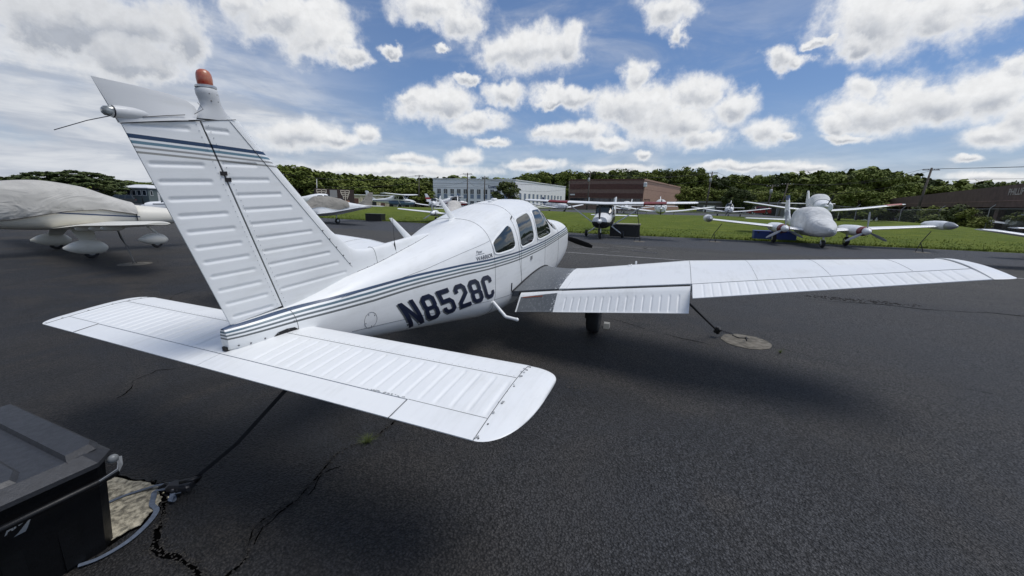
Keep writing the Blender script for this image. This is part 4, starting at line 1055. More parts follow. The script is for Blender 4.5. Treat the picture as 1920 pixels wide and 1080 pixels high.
mb.build('spool', m_dkmetal, t_, True)
mb = MB(); mb.sphere(L((-.165, .315, .02)), .010, 8, 6); mb.build('bolt', mat('brass', (.45, .40, .28), .3, .9), t_, True); mb = MB(); mb.sphere(L((-.15, .40, .012)), .008, 8, 6); mb.build('bolt', mat('brass', (.45, .40, .28), .3, .9), t_, True)
def web(pts, w=.028):
    P_ = []
    for i in range(len(pts)-1):
        for k_ in range(6):
            u = k_/6; p0 = pts[max(0, i-1)]; p1 = pts[i]; p2 = pts[i+1]; p3 = pts[min(len(pts)-1, i+2)]
            P_.append(tuple(.5*((2*p1[q])+(-p0[q]+p2[q])*u+(2*p0[q]-5*p1[q]+4*p2[q]-p3[q])*u*u+(-p0[q]+3*p1[q]-3*p2[q]+p3[q])*u**3) for q in range(3)))
    P_.append(pts[-1]); mb = MB(); mb.strip([L(p) for p in P_], w, .0025, (.15, .1, 1)); return mb.build('loose_end', m_strap, t_)
web([(-.12, .38, .03), (-.17, .43, .035), (-.20, .40, .02), (-.235, .345, .016), (-.25, .27, .012), (-.33, .20, .012), (-.44, .155, .012), (-.55, .16, .012), (-.62, .19, .02)])
web([(-.10, .42, .04), (-.15, .50, .03), (-.20, .56, .014), (-.27, .60, .012), (-.36, .62, .012), (-.5, .66, .012)])
web([(-.13, .34, .02), (-.16, .27, .012), (-.185, .255, .03), (-.16, .27, .055), (-.125, .285, .03), (-.12, .31, .02)], .026)
# right wing strap
t_ = thing('wing_tie_down_strap', 'black strap and chain running from the right wing to the round concrete pad', 'strap', (4.93, -3.41, 0))
L = lambda p: (p[0]-4.93, p[1]+3.41, p[2])
mb = MB(); mb.tube([L((3.57, -2.51, .92)), L((4.07, -2.775, .605)), L((4.80, -3.17, .13))], .014, 6); mb.build('webbing', m_rope, t_, True)
mb = MB(); rg = random.Random(4)
for i in range(9): mb.sphere(L((4.80+rg.gauss(0, .02), -3.20+rg.gauss(0, .025), .13+rg.gauss(0, .028))), .03, 7, 5)
mb.build('ratchet', m_black, t_, True)
mb = MB()
for i in range(9):
    u = i/8; c = L((lerp(4.83, 4.93, u), lerp(-3.23, -3.41, u), lerp(.11, .05, u))); mb.tube([(c[0]+.013*math.cos(q), c[1]+.018*math.sin(q), c[2]+.008*math.sin(q+(i % 2)*1.5)) for q in [k_*math.pi/4 for k_ in range(9)]], .004, 5)
mb.build('chain', m_dkmetal, t_)
mb = MB(); mb.tube([L((4.93, -3.41, .03)), L((4.90, -3.5, .012)), L((4.94, -3.62, .01))], .008, 5); mb.build('rope_tail', m_rope, t_)
# wheel chock by the right main wheel
mb = MB(); mb.prism([(4.52, 0), (4.64, 0), (4.62, .07), (4.59, .09), (4.55, .07)], 1, -1.70, -1.615)
o = mb.build('wheel_chock', mat('chock_white', (.34, .34, .32), .6)); tag(o, 'small white chock against the right main wheel of the striped plane', 'chock')
# storage bin
BM = mat('bin_black_plastic', (.0045, .005, .006), .42, bump=.004, bscale=22, var=.3, vscale=8, spec=.3); LM = mat('bin_lid_grey_plastic', (.026, .028, .033), .5, var=.18, vscale=30, bump=.002, bscale=120)
t_ = thing('storage_bin', 'large black plastic storage bin with dark grey ridged lid on the apron', 'storage bin', (-.80, .72, 0))
def bx4(x0, x1, y0, y1, z0, z1, ins=0.0, cc=.03):
    r = []
    for z_, e in ((z0, ins), (z1, 0)):
        a, b, c_, d = x0+e, x1-e, y0+e, y1-e
        r.append([(p[0]+.80, p[1]-.72, z_) for p in ((a+cc, c_), (b-cc, c_), (b, c_+cc), (b, d-cc), (b-cc, d), (a+cc, d), (a, d-cc), (a, c_+cc))])
    return r
mb = MB(); mb.loft(bx4(-1.25, -.425, .185, 1.27, .0, .50, .030, .05), True, True)
mb.build('bin_body', BM, t_)
mb = MB()
for yy in (.36, .60, .85, 1.10): mb.box((-.455+.80, yy-.72, .22), (.03, .06, .40))
for xx in (-.62, -.80, -1.0, -1.15): mb.box((xx+.80, .215-.72, .22), (.07, .03, .40))
mb.build('bin_rib', BM, t_)
mb = MB(); mb.loft(bx4(-1.28, -.395, .155, 1.30, .505, .528, 0, .085)+bx4(-1.25, -.455, .225, 1.25, .528, .567, -.0, .05)[1:], True, True); mb.build('lid', LM, t_)
mb = MB(); mb.loft([[(p[0]+.80, p[1]-.72, z_) for p in poly_] for z_, poly_ in ((.563, [(-.565, .215), (-.445, .245), (-.415, .30), (-.415, 1.26), (-.565, 1.26)]), (.592, [(-.555, .245), (-.46, .27), (-.44, .31), (-.44, 1.23), (-.555, 1.23)]))], True, True); mb.build('lid_ridge', LM, t_)
mb = MB(); mb.loft([[(p[0]+.80, p[1]-.72, z_) for p in poly_] for z_, poly_ in ((.563, [(-1.22, .225), (-.72, .225), (-.68, .32), (-.68, 1.18), (-.72, 1.24), (-1.22, 1.24)]), (.585, [(-1.2, .25), (-.735, .25), (-.70, .33), (-.70, 1.17), (-.735, 1.22), (-1.2, 1.22)]))], True, True); mb.build('lid_panel', LM, t_)
mb = MB(); mb.box((-.93+.80, .72-.72, .5865), (.30, .75, .003)); mb.build('lid_inset', BM, t_)
mb = MB(); mb.tube([(-1.2+.80, .135-.72, .435), (-.50+.80, .135-.72, .435), (-.42+.80, .15-.72, .435)], .017, 8); mb.build('bin_handle', BM, t_, True)
mb = MB(); mb.strip([(-.50+.80, .125-.72, .435), (-.42+.80, .14-.72, .445), (-.395+.80, .17-.72, .46), (-.385+.80, .20-.72, .49)], .03, .005, (0, 1, .3)); mb.build('latch', mat('grey_plastic', (.18, .19, .20), .4), t_)
mb = MB(); mb.sphere((-.41+.80, .19-.72, .495), .025, 8, 6, (1, .8, 1)); mb.build('latch_knob', mat('pale_plastic', (.16, .17, .175), .4), t_, True)
m_logo = mat('worn_print', (.20, .22, .24), .7)
yf_ = lambda z_: .185+.045*(1-z_/.47)-.003
mb = MB(); pts = [(-.795, .325), (-.765, .345), (-.715, .40), (-.735, .35), (-.755, .315), (-.775, .305)]
mb.add([(p[0]+.80, yf_(p[1])-.72, p[1]) for p in pts], [(0, 1, 2, 3, 4, 5)]); mb.build('logo', m_logo, t_)
vs, fs = text_mesh('ARL', .042, .2, .002); mesh('lettering', [(-.80+v[0]*.9+.80, yf_(.365+v[1]+v[0]*.35)-.72, .365+v[1]+v[0]*.35) for v in vs], fs, m_logo, t_)

# ================================================================ BACKGROUND AIRCRAFT
m_cream = paint('cream_paint', (.74, .71, .62)); m_wh2 = paint('plain_white_paint', (.78, .79, .79))
m_silver = mat('silver_paint', (.30, .31, .32), .35, .3); m_blue = mat('dark_blue_paint', (.03, .06, .14), .35); m_midblue = mat('blue_paint', (.16, .24, .42), .4)
def fabric(name, col):
    if name in MATS: return MATS[name]
    m = bpy.data.materials.new(name); m.use_nodes = True; k = NT(m.node_tree); b = m.node_tree.nodes['Principled BSDF']
    oc = k.new('ShaderNodeTexCoord').outputs['Object']; n = k.noise(oc, 1.6, 5, .6); n2 = k.noise(k.scale(oc, 1.2, 1.6, 2.2), .9, 2.5, .5, 1.5)
    k.l.new(k.mix(k.ramp(n, .35, .65), col, tuple(c*.82 for c in col)), b.inputs['Base Color']); b.inputs['Roughness'].default_value = .85; b.inputs['Specular IOR Level'].default_value = .2
    bn = k.new('ShaderNodeBump'); bn.inputs['Strength'].default_value = .55; bn.inputs['Distance'].default_value = .16
    k.l.new(n2, bn.inputs['Height']); k.l.new(bn.outputs[0], b.inputs['Normal']); MATS[name] = m; return m
f_grey = fabric('grey_cover_cloth', (.52, .505, .465)); f_white = fabric('white_cover_cloth', (.66, .67, .66)); f_tan = fabric('tan_cover_cloth', (.28, .265, .235)); f_beige = fabric('beige_cover_cloth', (.56, .54, .50))
def afoil(xle, chord, y_, z_, tc, n=12, inc=0.0):
    ps = []
    for j in range(2*n):
        q = 2*math.pi*j/(2*n); s = (1-math.cos(q))/2; sg = math.copysign(1, math.sin(q)) if abs(math.sin(q)) > 1e-6 else 0
        ps.append((xle-chord*s, y_, z_+.02*chord*4*s*(1-s)-inc*s*chord+sg*max(.004, chord*naca(s, tc))))
    return ps
def panel_surface(name, secs, m, parent, tc=.13):
    mb = MB(); mb.loft([afoil(x_, c, y_, z_, tc) for x_, c, y_, z_ in secs], True, True); o = mb.build(name, m, parent, True); autosm(o, 45); return o
def fin_surface(name, poly, m, parent, th=.045):
    """poly: (x,z) outline; lens-like section"""
    mb = MB(); cx = sum(p[0] for p in poly)/len(poly); cz = sum(p[1] for p in poly)/len(poly)
    sh = lambda k_: [(cx+(p[0]-cx)*k_, cz+(p[1]-cz)*k_) for p in poly]
    mb.loft([[(p[0], y_, p[1]) for p in sh(k_)] for k_, y_ in ((.86, -th), (.97, -th*.6), (1, -.006), (1, .006), (.97, th*.6), (.86, th))], True, True)
    return mb.build(name, m, parent)
def gsec(st, X, k_=0):
    return [pch([q[0] for q in st], [q[i] for q in st], X) for i in (1, 2, 3)]
def body(name, st, m, parent, n=28, off=0.0, x0=None, x1=None, zlow=None, step=.12, e=2.5):
    x0 = st[0][0] if x0 is None else x0; x1 = st[-1][0] if x1 is None else x1
    N = max(3, int((x1-x0)/step)); rings = []
    for i in range(N+1):
        X = lerp(x0, x1, i/N); hw, zt, zb = gsec(st, X); zc = zb+(zt-zb)*.46; r = []
        for j in range(n):
            a = 2*math.pi*j/n; c, s_ = math.cos(a), math.sin(a); h = (zt-zc) if s_ >= 0 else (zc-zb)
            yy = (hw+off)*math.copysign(abs(c)**(2/e), c); zz = zc+(h+off)*math.copysign(abs(s_)**(2/e), s_)
            if zlow is not None:
                lo = zlow(X) if callable(zlow) else zlow
                zz = max(zz, lo)
            r.append((X, yy, zz))
        rings.append(r)
    mb = MB(); mb.loft(rings, True, True); o = mb.build(name, m, parent, True); autosm(o, 50); return o
def gpatch(st, poly, side, m, parent, name='window', off=.012, e=2.5):
    p = chaikin(poly, 2, .15); cx = sum(q[0] for q in p)/len(p); cz = sum(q[1] for q in p)/len(p)
    def S(X, Z):
        hw, zt, zb = gsec(st, X); zc = zb+(zt-zb)*.46; h = (zt-zc) if Z > zc else (zc-zb); q = min(.999, abs(Z-zc)/h)
        return (X, side*(hw*(1-q**e)**(1/e)+off), Z)
    mb = MB(); mb.loft([[S(lerp(cx, q[0], k_), lerp(cz, q[1], k_)) for q in p] for k_ in (.02, .5, 1)], True); return mb.build(name, m, parent, True)
def gwheel(parent, c, rad, w):
    mb = MB(); mb.revy([(-w/2, rad*.6), (-w/2, rad*.88), (-w*.2, rad), (w*.2, rad), (w/2, rad*.88), (w/2, rad*.6)], 18, c); o = mb.build('wheel', m_rubber, parent, True); autosm(o, 50)
    mb = MB(); mb.revy([(-w/2-.006, rad*.2), (-w/2+.002, rad*.6), (w/2-.002, rad*.6), (w/2+.006, rad*.2)], 12, c); mb.build('rim', m_alu, o)
    return o
def gpant(parent, c, L, w, h, m):
    st = [(c[0]-L*.50, .012, c[2]+h*.10, c[2]-h*.02), (c[0]-L*.3, w*.36, c[2]+h*.36, c[2]-h*.26), (c[0], w*.5, c[2]+h*.5, c[2]-h*.42), (c[0]+L*.25, w*.42, c[2]+h*.36, c[2]-h*.38), (c[0]+L*.38, w*.12, c[2]+h*.06, c[2]-h*.14)]
    mb = MB(); rings = []
    for i in range(13):
        X = lerp(st[0][0], st[-1][0], i/12); hw, zt, zb = gsec(st, X)
        rings.append([(X, c[1]+hw*math.cos(2*math.pi*j/14), (zt+zb)/2+(zt-zb)/2*math.sin(2*math.pi*j/14)) for j in range(14)])
    mb.loft(rings, True, True); o = mb.build('wheel_fairing', m, parent, True); autosm(o, 50); return o
def gprop(parent, c, rad, nb, ang, spin=m_white, blade=m_black, sr=.14):
    mb = MB(); mb.revx([(0, sr), (sr*.7, sr*.93), (sr*1.5, sr*.6), (sr*2.1, sr*.15)], 16, (c[0]-.04, c[1], c[2])); s_ = mb.build('spinner', spin, parent, True); autosm(s_, 60)
    for k_ in range(nb):
        a = ang+2*math.pi*k_/nb; dy, dz = math.cos(a), math.sin(a); ty, tz = -dz, dy; mb = MB(); rows = []
        for i in range(7):
            u = i/6; r_ = lerp(.08, rad, u); ch = [.08, .11, .14, .15, .14, .12, .06][i]; tw = R(lerp(60, 16, u)); th = lerp(.025, .008, u); row = []
            for j in range(8):
                q = 2*math.pi*j/8; cc, ss = ch/2*math.cos(q), th*math.sin(q); row.append((c[0]+.04+cc*math.sin(tw)+ss*math.cos(tw), c[1]+dy*r_+ty*(cc*math.cos(tw)-ss*math.sin(tw)), c[2]+dz*r_+tz*(cc*math.cos(tw)-ss*math.sin(tw))))
            rows.append(row)
        mb.loft(rows, True, True); b_ = mb.build('propeller_blade', blade, parent, True); autosm(b_, 60)
def flat_text(s_, size, place, m, parent, name='lettering', shear=0, bold=0):
    vs, fs = text_mesh(s_, size, shear, bold); return mesh(name, [place(v[0], v[1]) for v in vs], fs, m, parent)
G_AC = 'parked light aircraft'
# ---- cream plane under a grey cover, left edge
C = thing('covered_aircraft', 'cream low-wing plane under a grey cloth cover with wheel fairings, at the left edge', 'aircraft', (5.0, 15.1, 0), R(-8), G_AC)
st = [(-5.2,.05,1.62,1.45),(-4.2,.16,1.62,1.25),(-2.8,.36,1.75,1.0),(-1.6,.54,2.02,.84),(-.6,.62,2.14,.76),(.3,.62,2.0,.74),(.9,.60,1.74,.74),(1.5,.58,1.52,.76),(2.1,.52,1.44,.80),(2.7,.40,1.34,.88),(2.9,.26,1.22,.96)]
body('fuselage', st, m_cream, C, 32, step=.08)
hem = lambda X: interp([(-4.2,1.22),(-2.2,.98),(-1.2,1.12),(-.2,1.33),(.6,1.38),(1.5,1.20),(1.9,1.02)], X)
cv_ = body('fabric_cover', [(q[0], q[1]+.03, q[2]+.05, q[3]) for q in st], f_grey, C, 48, .035, -4.0, 1.45, hem, .05)
body('nose_band', st, m_cream, C, 32, .006, 1.50, 2.62, None, .06)
for sd_ in (-1, 1):
    mb = MB(); mb.tube([(X, sd_*(gsec(st, X)[0]+.055), hem(X)) for X in [-4+.12*i for i in range(46)]], .012, 5); mb.build('cover_hem', m_black, C)
    mb = MB(); mb.strip([(X, sd_*(gsec(st, X)[0]*.98+.012), lerp(1.30, 1.12, (X+.6)/2.2)) for X in [-.6+.2*i for i in range(12)]], .035, .004, (0, 1, 0)); mb.build('livery_stripe', m_blue, C)
    panel_surface('wing', [(.72+.25, 1.5, sd_*.3, .80), (.75, 1.28, sd_*1.0, .86), (.62, 1.15, sd_*3.0, 1.02), (.42, .9, sd_*6.0, 1.17), (.15, .45, sd_*6.7, 1.21)], m_cream, C)
    gpant(C, (-.12, sd_*1.75, .31), 1.05, .32, .50, m_cream); gwheel(C, (-.10, sd_*1.75, .17), .17, .13)
    mb = MB(); mb.prism([(.15, .80), (-.35, .80), (-.25, .42), (.05, .42)], 1, sd_*1.0, sd_*1.06); 
    mb = MB(); mb.loft([[(.22, sd_*.95, .86), (-.28, sd_*.95, .86), (-.28, sd_*1.02, .86), (.22, sd_*1.02, .86)], [(.06, sd_*1.72, .42), (-.24, sd_*1.72, .42), (-.24, sd_*1.78, .42), (.06, sd_*1.78, .42)]], True, True); mb.build('gear_leg', m_cream, C)
    for yy in (2.3, 3.5, 4.4): mb = MB(); mb.sphere((-.22, sd_*yy, .90+.055*yy-.12), .10, 10, 6, (2.4, .45, .9)); mb.build('flap_fairing', m_cream, C, True)
mb = MB(); mb.tube([(1.75, 0, .86), (2.1, 0, .45)], [.05, .03], 8); mb.build('gear_leg', m_cream, C, True)
gpant(C, (1.98, 0, .29), .95, .30, .46, m_cream); gwheel(C, (2.0, 0, .16), .16, .13)
gprop(C, (2.92, 0, 1.10), .95, 3, .5, m_alu, m_black, .17)
fin_surface('tail_fin', [(-5.4, 1.5), (-4.2, 1.55), (-4.9, 2.75), (-5.5, 2.75)], m_cream, C)
mb = MB(); mb.loft([[(-3.75, -.02, 1.70), (-3.25, 0, 1.73), (-3.75, .02, 1.70)], [(-4.75, -.02, 2.52), (-4.45, 0, 2.55), (-4.75, .02, 2.52)]], True, True); mb.build('tail_strake', m_cream, C)
panel_surface('tailplane', [(-4.5, .75, -1.9, 1.62), (-4.3, .95, 0, 1.6), (-4.5, .75, 1.9, 1.62)], m_cream, C, .10)
mb = MB(); mb.strip([(-1.65, -.60, 1.05), (-1.62, -.53, .86), (-1.62, -.2, .80)], .05, .006, (1, 0, 0)); mb.strip([(1.40, -.63, 1.24), (1.42, -.60, 1.0)], .06, .006, (1, 0, 0)); mb.build('cover_strap', m_black, C)
t_ = thing('tie_down_rope', 'pale rope with a chain running from the covered cream plane wing to its pad', 'rope', (4.62, 11.11, 0))
mb = MB(); mb.tube([(.0, .0, .02), (-.05, .12, .50), (-.12, .28, 1.0)], .014, 5); mb.build('rope', m_ropeL, t_)
mb = MB(); mb.tube([(-.12, .28, 1.0), (.0, .45, .7), (.10, .42, .42), (.05, .38, .45)], .018, 5); mb.build('strap_end', m_rope, t_)

# ---- generic single
LOW = [(-4.3,.05,1.32,1.18),(-3.4,.14,1.40,1.02),(-2.0,.36,1.60,.74),(-1.0,.54,1.86,.58),(-.2,.57,1.98,.52),(.7,.57,1.95,.50),(1.2,.56,1.62,.50),(1.5,.55,1.47,.52),(2.2,.50,1.40,.60),(2.55,.40,1.28,.74)]
HIGH = [(-5.0,.05,1.30,1.12),(-3.6,.20,1.42,.95),(-2.0,.38,1.62,.78),(-1.0,.50,1.95,.66),(-.2,.54,2.02,.62),(.5,.54,1.98,.60),(1.0,.52,1.52,.60),(1.5,.50,1.42,.62),(2.1,.42,1.30,.78)]
def low_wing(label, loc, hd, s=1.0, pm=m_wh2, cover=None, cov=(-1.6, 1.5), wmat=None, tip=None, tailm=None, finm=None, wins=True, group=G_AC, stripe=None, prop=1.2, span=5.2, nm='low_wing_aircraft', reg=None, gear=True, t_tail=False):
    t_ = thing(nm, label, 'aircraft', loc, R(hd), group); t_.scale = (s, s, s)
    body('fuselage', LOW, pm, t_)
    if cover: body('fabric_cover', LOW, cover, t_, 32, .05, cov[0], cov[1], lambda X: 1.12+.10*math.sin(X*2.2), .09)
    for sd_ in (-1, 1):
        panel_surface('wing', [(.95, 1.62, sd_*.3, .68), (.85, 1.55, sd_*2.2, .86), (.55, 1.05, sd_*(span-.3), .68+.122*(span-.3)), (.25, .5, sd_*span, .68+.122*span)], wmat or pm, t_, .105)
        if tip and sd_ > 0: panel_surface('wing_tip', [(.62, 1.10, sd_*(span-1.1), .685+.122*(span-1.1)), (.56, 1.07, sd_*(span-.28), .685+.122*(span-.28))], tip, t_, .14)
        if wins and not cover:
            gpatch(LOW, [(-1.2, 1.42), (-.65, 1.42), (-.65, 1.70)], sd_, m_glassd, t_); gpatch(LOW, [(-.55, 1.40), (.2, 1.40), (.2, 1.80), (-.5, 1.76)], sd_, m_glassd, t_); gpatch(LOW, [(.28, 1.40), (1.1, 1.40), (.75, 1.78), (.3, 1.80)], sd_, m_glassd, t_)
        if stripe: mb = MB(); mb.strip([(X, sd_*(gsec(LOW, X)[0]+.006), 1.22) for X in [-3.6+.4*i for i in range(15)]], .10, .004, (0, 1, 0)); mb.build('livery_stripe', stripe, t_)
        if gear: gwheel(t_, (0, sd_*1.5, .20), .20, .15); mb = MB(); mb.tube([(0, sd_*1.42, .78), (0, sd_*1.42, .22)], .04, 8); mb.build('gear_leg', m_white, t_)
    if not (wins and not cover): pass
    else:
        mb = MB(); mb.loft([[(lerp(.78, 1.42, i/5), (gsec(LOW, lerp(.78, 1.42, i/5))[0])*.86*math.sin(lerp(-1.2, 1.2, j/10)), gsec(LOW, lerp(.78, 1.42, i/5))[1]+.012-.16*abs(lerp(-1, 1, j/10))**3) for j in range(11)] for i in range(6)], closed=False); mb.build('windshield', m_glassd, t_, True)
    if gear: gwheel(t_, (1.9, 0, .19), .19, .14); mb = MB(); mb.tube([(1.85, 0, .6), (1.9, 0, .2)], .035, 8); mb.build('nose_gear_leg', m_white, t_)
    fin_surface('tail_fin', [(-4.45, 1.25), (-3.0, 1.45), (-3.55, 1.75), (-4.15, 2.42), (-4.62, 2.42)], finm or tailm or pm, t_)
    panel_surface('tailplane', [(-3.65, .62, -1.95, 1.30), (-3.55, .78, 0, 1.28), (-3.65, .62, 1.95, 1.30)], tailm or pm, t_, .10)
    gprop(t_, (2.6, 0, 1.05), .93, 2, prop)
    if reg: flat_text(reg, .34, lambda a, b: (-1.3-3.0+2.9-a-.2 if False else -1.5-a, gsec(LOW, -1.5-a)[0]*.97+.03, 1.12+b), m_blue, t_)
    return t_
def high_wing(label, loc, hd, s=1.0, pm=m_wh2, wmat=None, band=None, finm=None, lower=None, prop=1.2, group=G_AC, stripe=None, struts=True):
    t_ = thing('high_wing_aircraft', label, 'aircraft', loc, R(hd), group); t_.scale = (s, s, s)
    body('fuselage', HIGH, pm, t_)
    if lower:   # painted lower cowl and belly
        mb = MB(); rings = []
        for i in range(20):
            X = lerp(-1.6, 2.12, i/19); hw, zt, zb = gsec(HIGH, X); zc = zb+(zt-zb)*.46; e = 2.5
            rings.append([(X, (hw+.008)*math.copysign(abs(math.cos(a))**(2/e), math.cos(a)), zc+(zc-zb+.008)*math.copysign(abs(math.sin(a))**(2/e), math.sin(a))) for a in [R(lerp(180, 360, j/14)) for j in range(15)]])
        mb.loft(rings, True, True, closed=False); mb.build('belly_paint', lower, t_, True)
    for sd_ in (-1, 1):
        panel_surface('wing', [(.75, 1.6, 0, 2.02), (.75, 1.6, sd_*2.4, 2.07), (.62, 1.15, sd_*5.0, 2.16), (.45, .8, sd_*5.15, 2.17)], wmat or pm, t_, .12)
        if band: panel_surface('wing_band', [(.757, 1.61, sd_*2.25, 2.066), (.70, 1.42, sd_*3.5, 2.108)], band, t_, .128)
        gpatch(HIGH, [(-.75, 1.45), (-.1, 1.42), (-.1, 1.85), (-.6, 1.80)], sd_, m_glassd, t_); gpatch(HIGH, [(0, 1.40), (.85, 1.38), (.55, 1.84), (0, 1.86)], sd_, m_glassd, t_)
        if struts: mb = MB(); mb.tube([(.25, sd_*.50, .75), (.30, sd_*2.3, 2.0)], .035, 8); mb.build('wing_strut', pm, t_)
        mb = MB(); mb.tube([(-.1, sd_*.42, .68), (-.12, sd_*1.05, .24)], [.045, .03], 8); mb.build('gear_leg', m_white, t_); gwheel(t_, (-.12, sd_*1.12, .20), .20, .15)
    mb = MB(); rows = []
    for i in range(5):
        X = lerp(.52, 1.02, i/4); hw, zt, zb = gsec(HIGH, X); rows.append([(X+.012, hw*.93*math.sin(lerp(-1.25, 1.25, j/10)), zt+.012-.10*abs(lerp(-1, 1, j/10))**3) for j in range(11)])
    mb.loft(rows, closed=False); mb.build('windshield', m_glassd, t_, True)
    gwheel(t_, (1.45, 0, .18), .18, .13); mb = MB(); mb.tube([(1.4, 0, .66), (1.45, 0, .2)], .03, 8); mb.build('nose_gear_leg', m_white, t_)
    fin_surface('tail_fin', [(-5.1, 1.2), (-3.8, 1.40), (-4.5, 1.75), (-5.0, 2.55), (-5.45, 2.55)], finm or pm, t_)
    panel_surface('tailplane', [(-4.45, .62, -1.65, 1.22), (-4.2, .95, 0, 1.22), (-4.45, .62, 1.65, 1.22)], pm, t_, .10)
    gprop(t_, (2.13, 0, 1.05), .88, 2, prop)
    if stripe:
        for sd_ in (-1, 1): mb = MB(); mb.strip([(X, sd_*(gsec(HIGH, X)[0]+.006), 1.18) for X in [-4.2+.4*i for i in range(16)]], .12, .004, (0, 1, 0)); mb.build('livery_stripe', stripe, t_)
    return t_
def up(p): return (p[0], p[1], terr(*p)+.06)
# dark-red banded trainer behind the propeller
H = high_wing('small high-wing trainer with red wing bands and dark cowl beyond the propeller', (21.7, 1.15, 0), 181, .92, band=mat('deep_red_band', (.17, .02, .022), .45), lower=m_black, prop=1.6)
low_wing('low-wing plane under a tan cover with its tail to the right, left of the grass', (21.9, 22.7, 0), 170, 1.0, cover=f_tan, cov=(-1.9, 1.9), finm=f_tan)
low_wing('white low-wing plane with black lettering behind the tan covered one', up(polar(47.6, 58)), -38, 1.0, stripe=None, reg=None)
high_wing('white and blue high-wing plane parked on the grass crest left of the pale office building', up(polar(37.7, 60)), -78, 1.0, lower=m_midblue, stripe=m_blue)
high_wing('white high-wing plane with a red tail band in front of the pale office building', up(polar(30.2, 74)), -50, 1.0, stripe=m_red, lower=m_red)
mb = MB(); mb.prism([(-5.30, 1.62), (-4.30, 1.62), (-4.62, 1.95), (-5.38, 1.95)], 1, -.052, .052); mb.build('fin_band', m_red, [o for o in bpy.data.objects if 'red tail band' in str(o.get('label'))][0])
low_wing('white plane with a dark blue tail and white canopy cover by the pale office building', up(polar(15.6, 62)), 230, .95, cover=f_white, cov=(-.9, 1.0), finm=m_blue)
low_wing('white low-wing plane with white nose cover standing in front of the brick building', up(polar(1.6, 46)), 183, 1.0, cover=f_white, cov=(-1.2, 2.3), prop=1.57)
low_wing('small white covered plane farther back in front of the brick building', up(polar(6.0, 66)), 175, .95, cover=f_white, cov=(-1.2, 1.2))
low_wing('small white plane facing the camera left of the twin, before the low grey building', up(polar(-6.6, 64)), 172, .95)
low_wing('white low-wing plane with pink-red wing tips right behind the covered twin', (35.6, -12.6, terr(35.6, -12.6)), 176, .95, cover=f_white, cov=(-1.3, 1.3), tip=mat('pinkish_red_paint', (.42, .17, .15), .6))
low_wing('silver low-wing plane with clear canopy near the grey-green house, left background', (19.9, 37.0, 0), 152, .92, pm=m_wh2, wmat=m_silver, stripe=m_silver)
low_wing('white plane seen past the twin nose covered engine, small in the left background', up(polar(33.0, 62)), 200, .9)
low_wing('white low-wing plane whose wing tip reaches in from the right edge', (17.6, -17.3, 0), 181, .95, wmat=m_wh2)
low_wing('white covered plane by the guardrail at the far right edge', (52.5, -34.4, terr(52.5, -34.4)), 120, 1.0, cover=f_white, cov=(-1.6, 1.7))
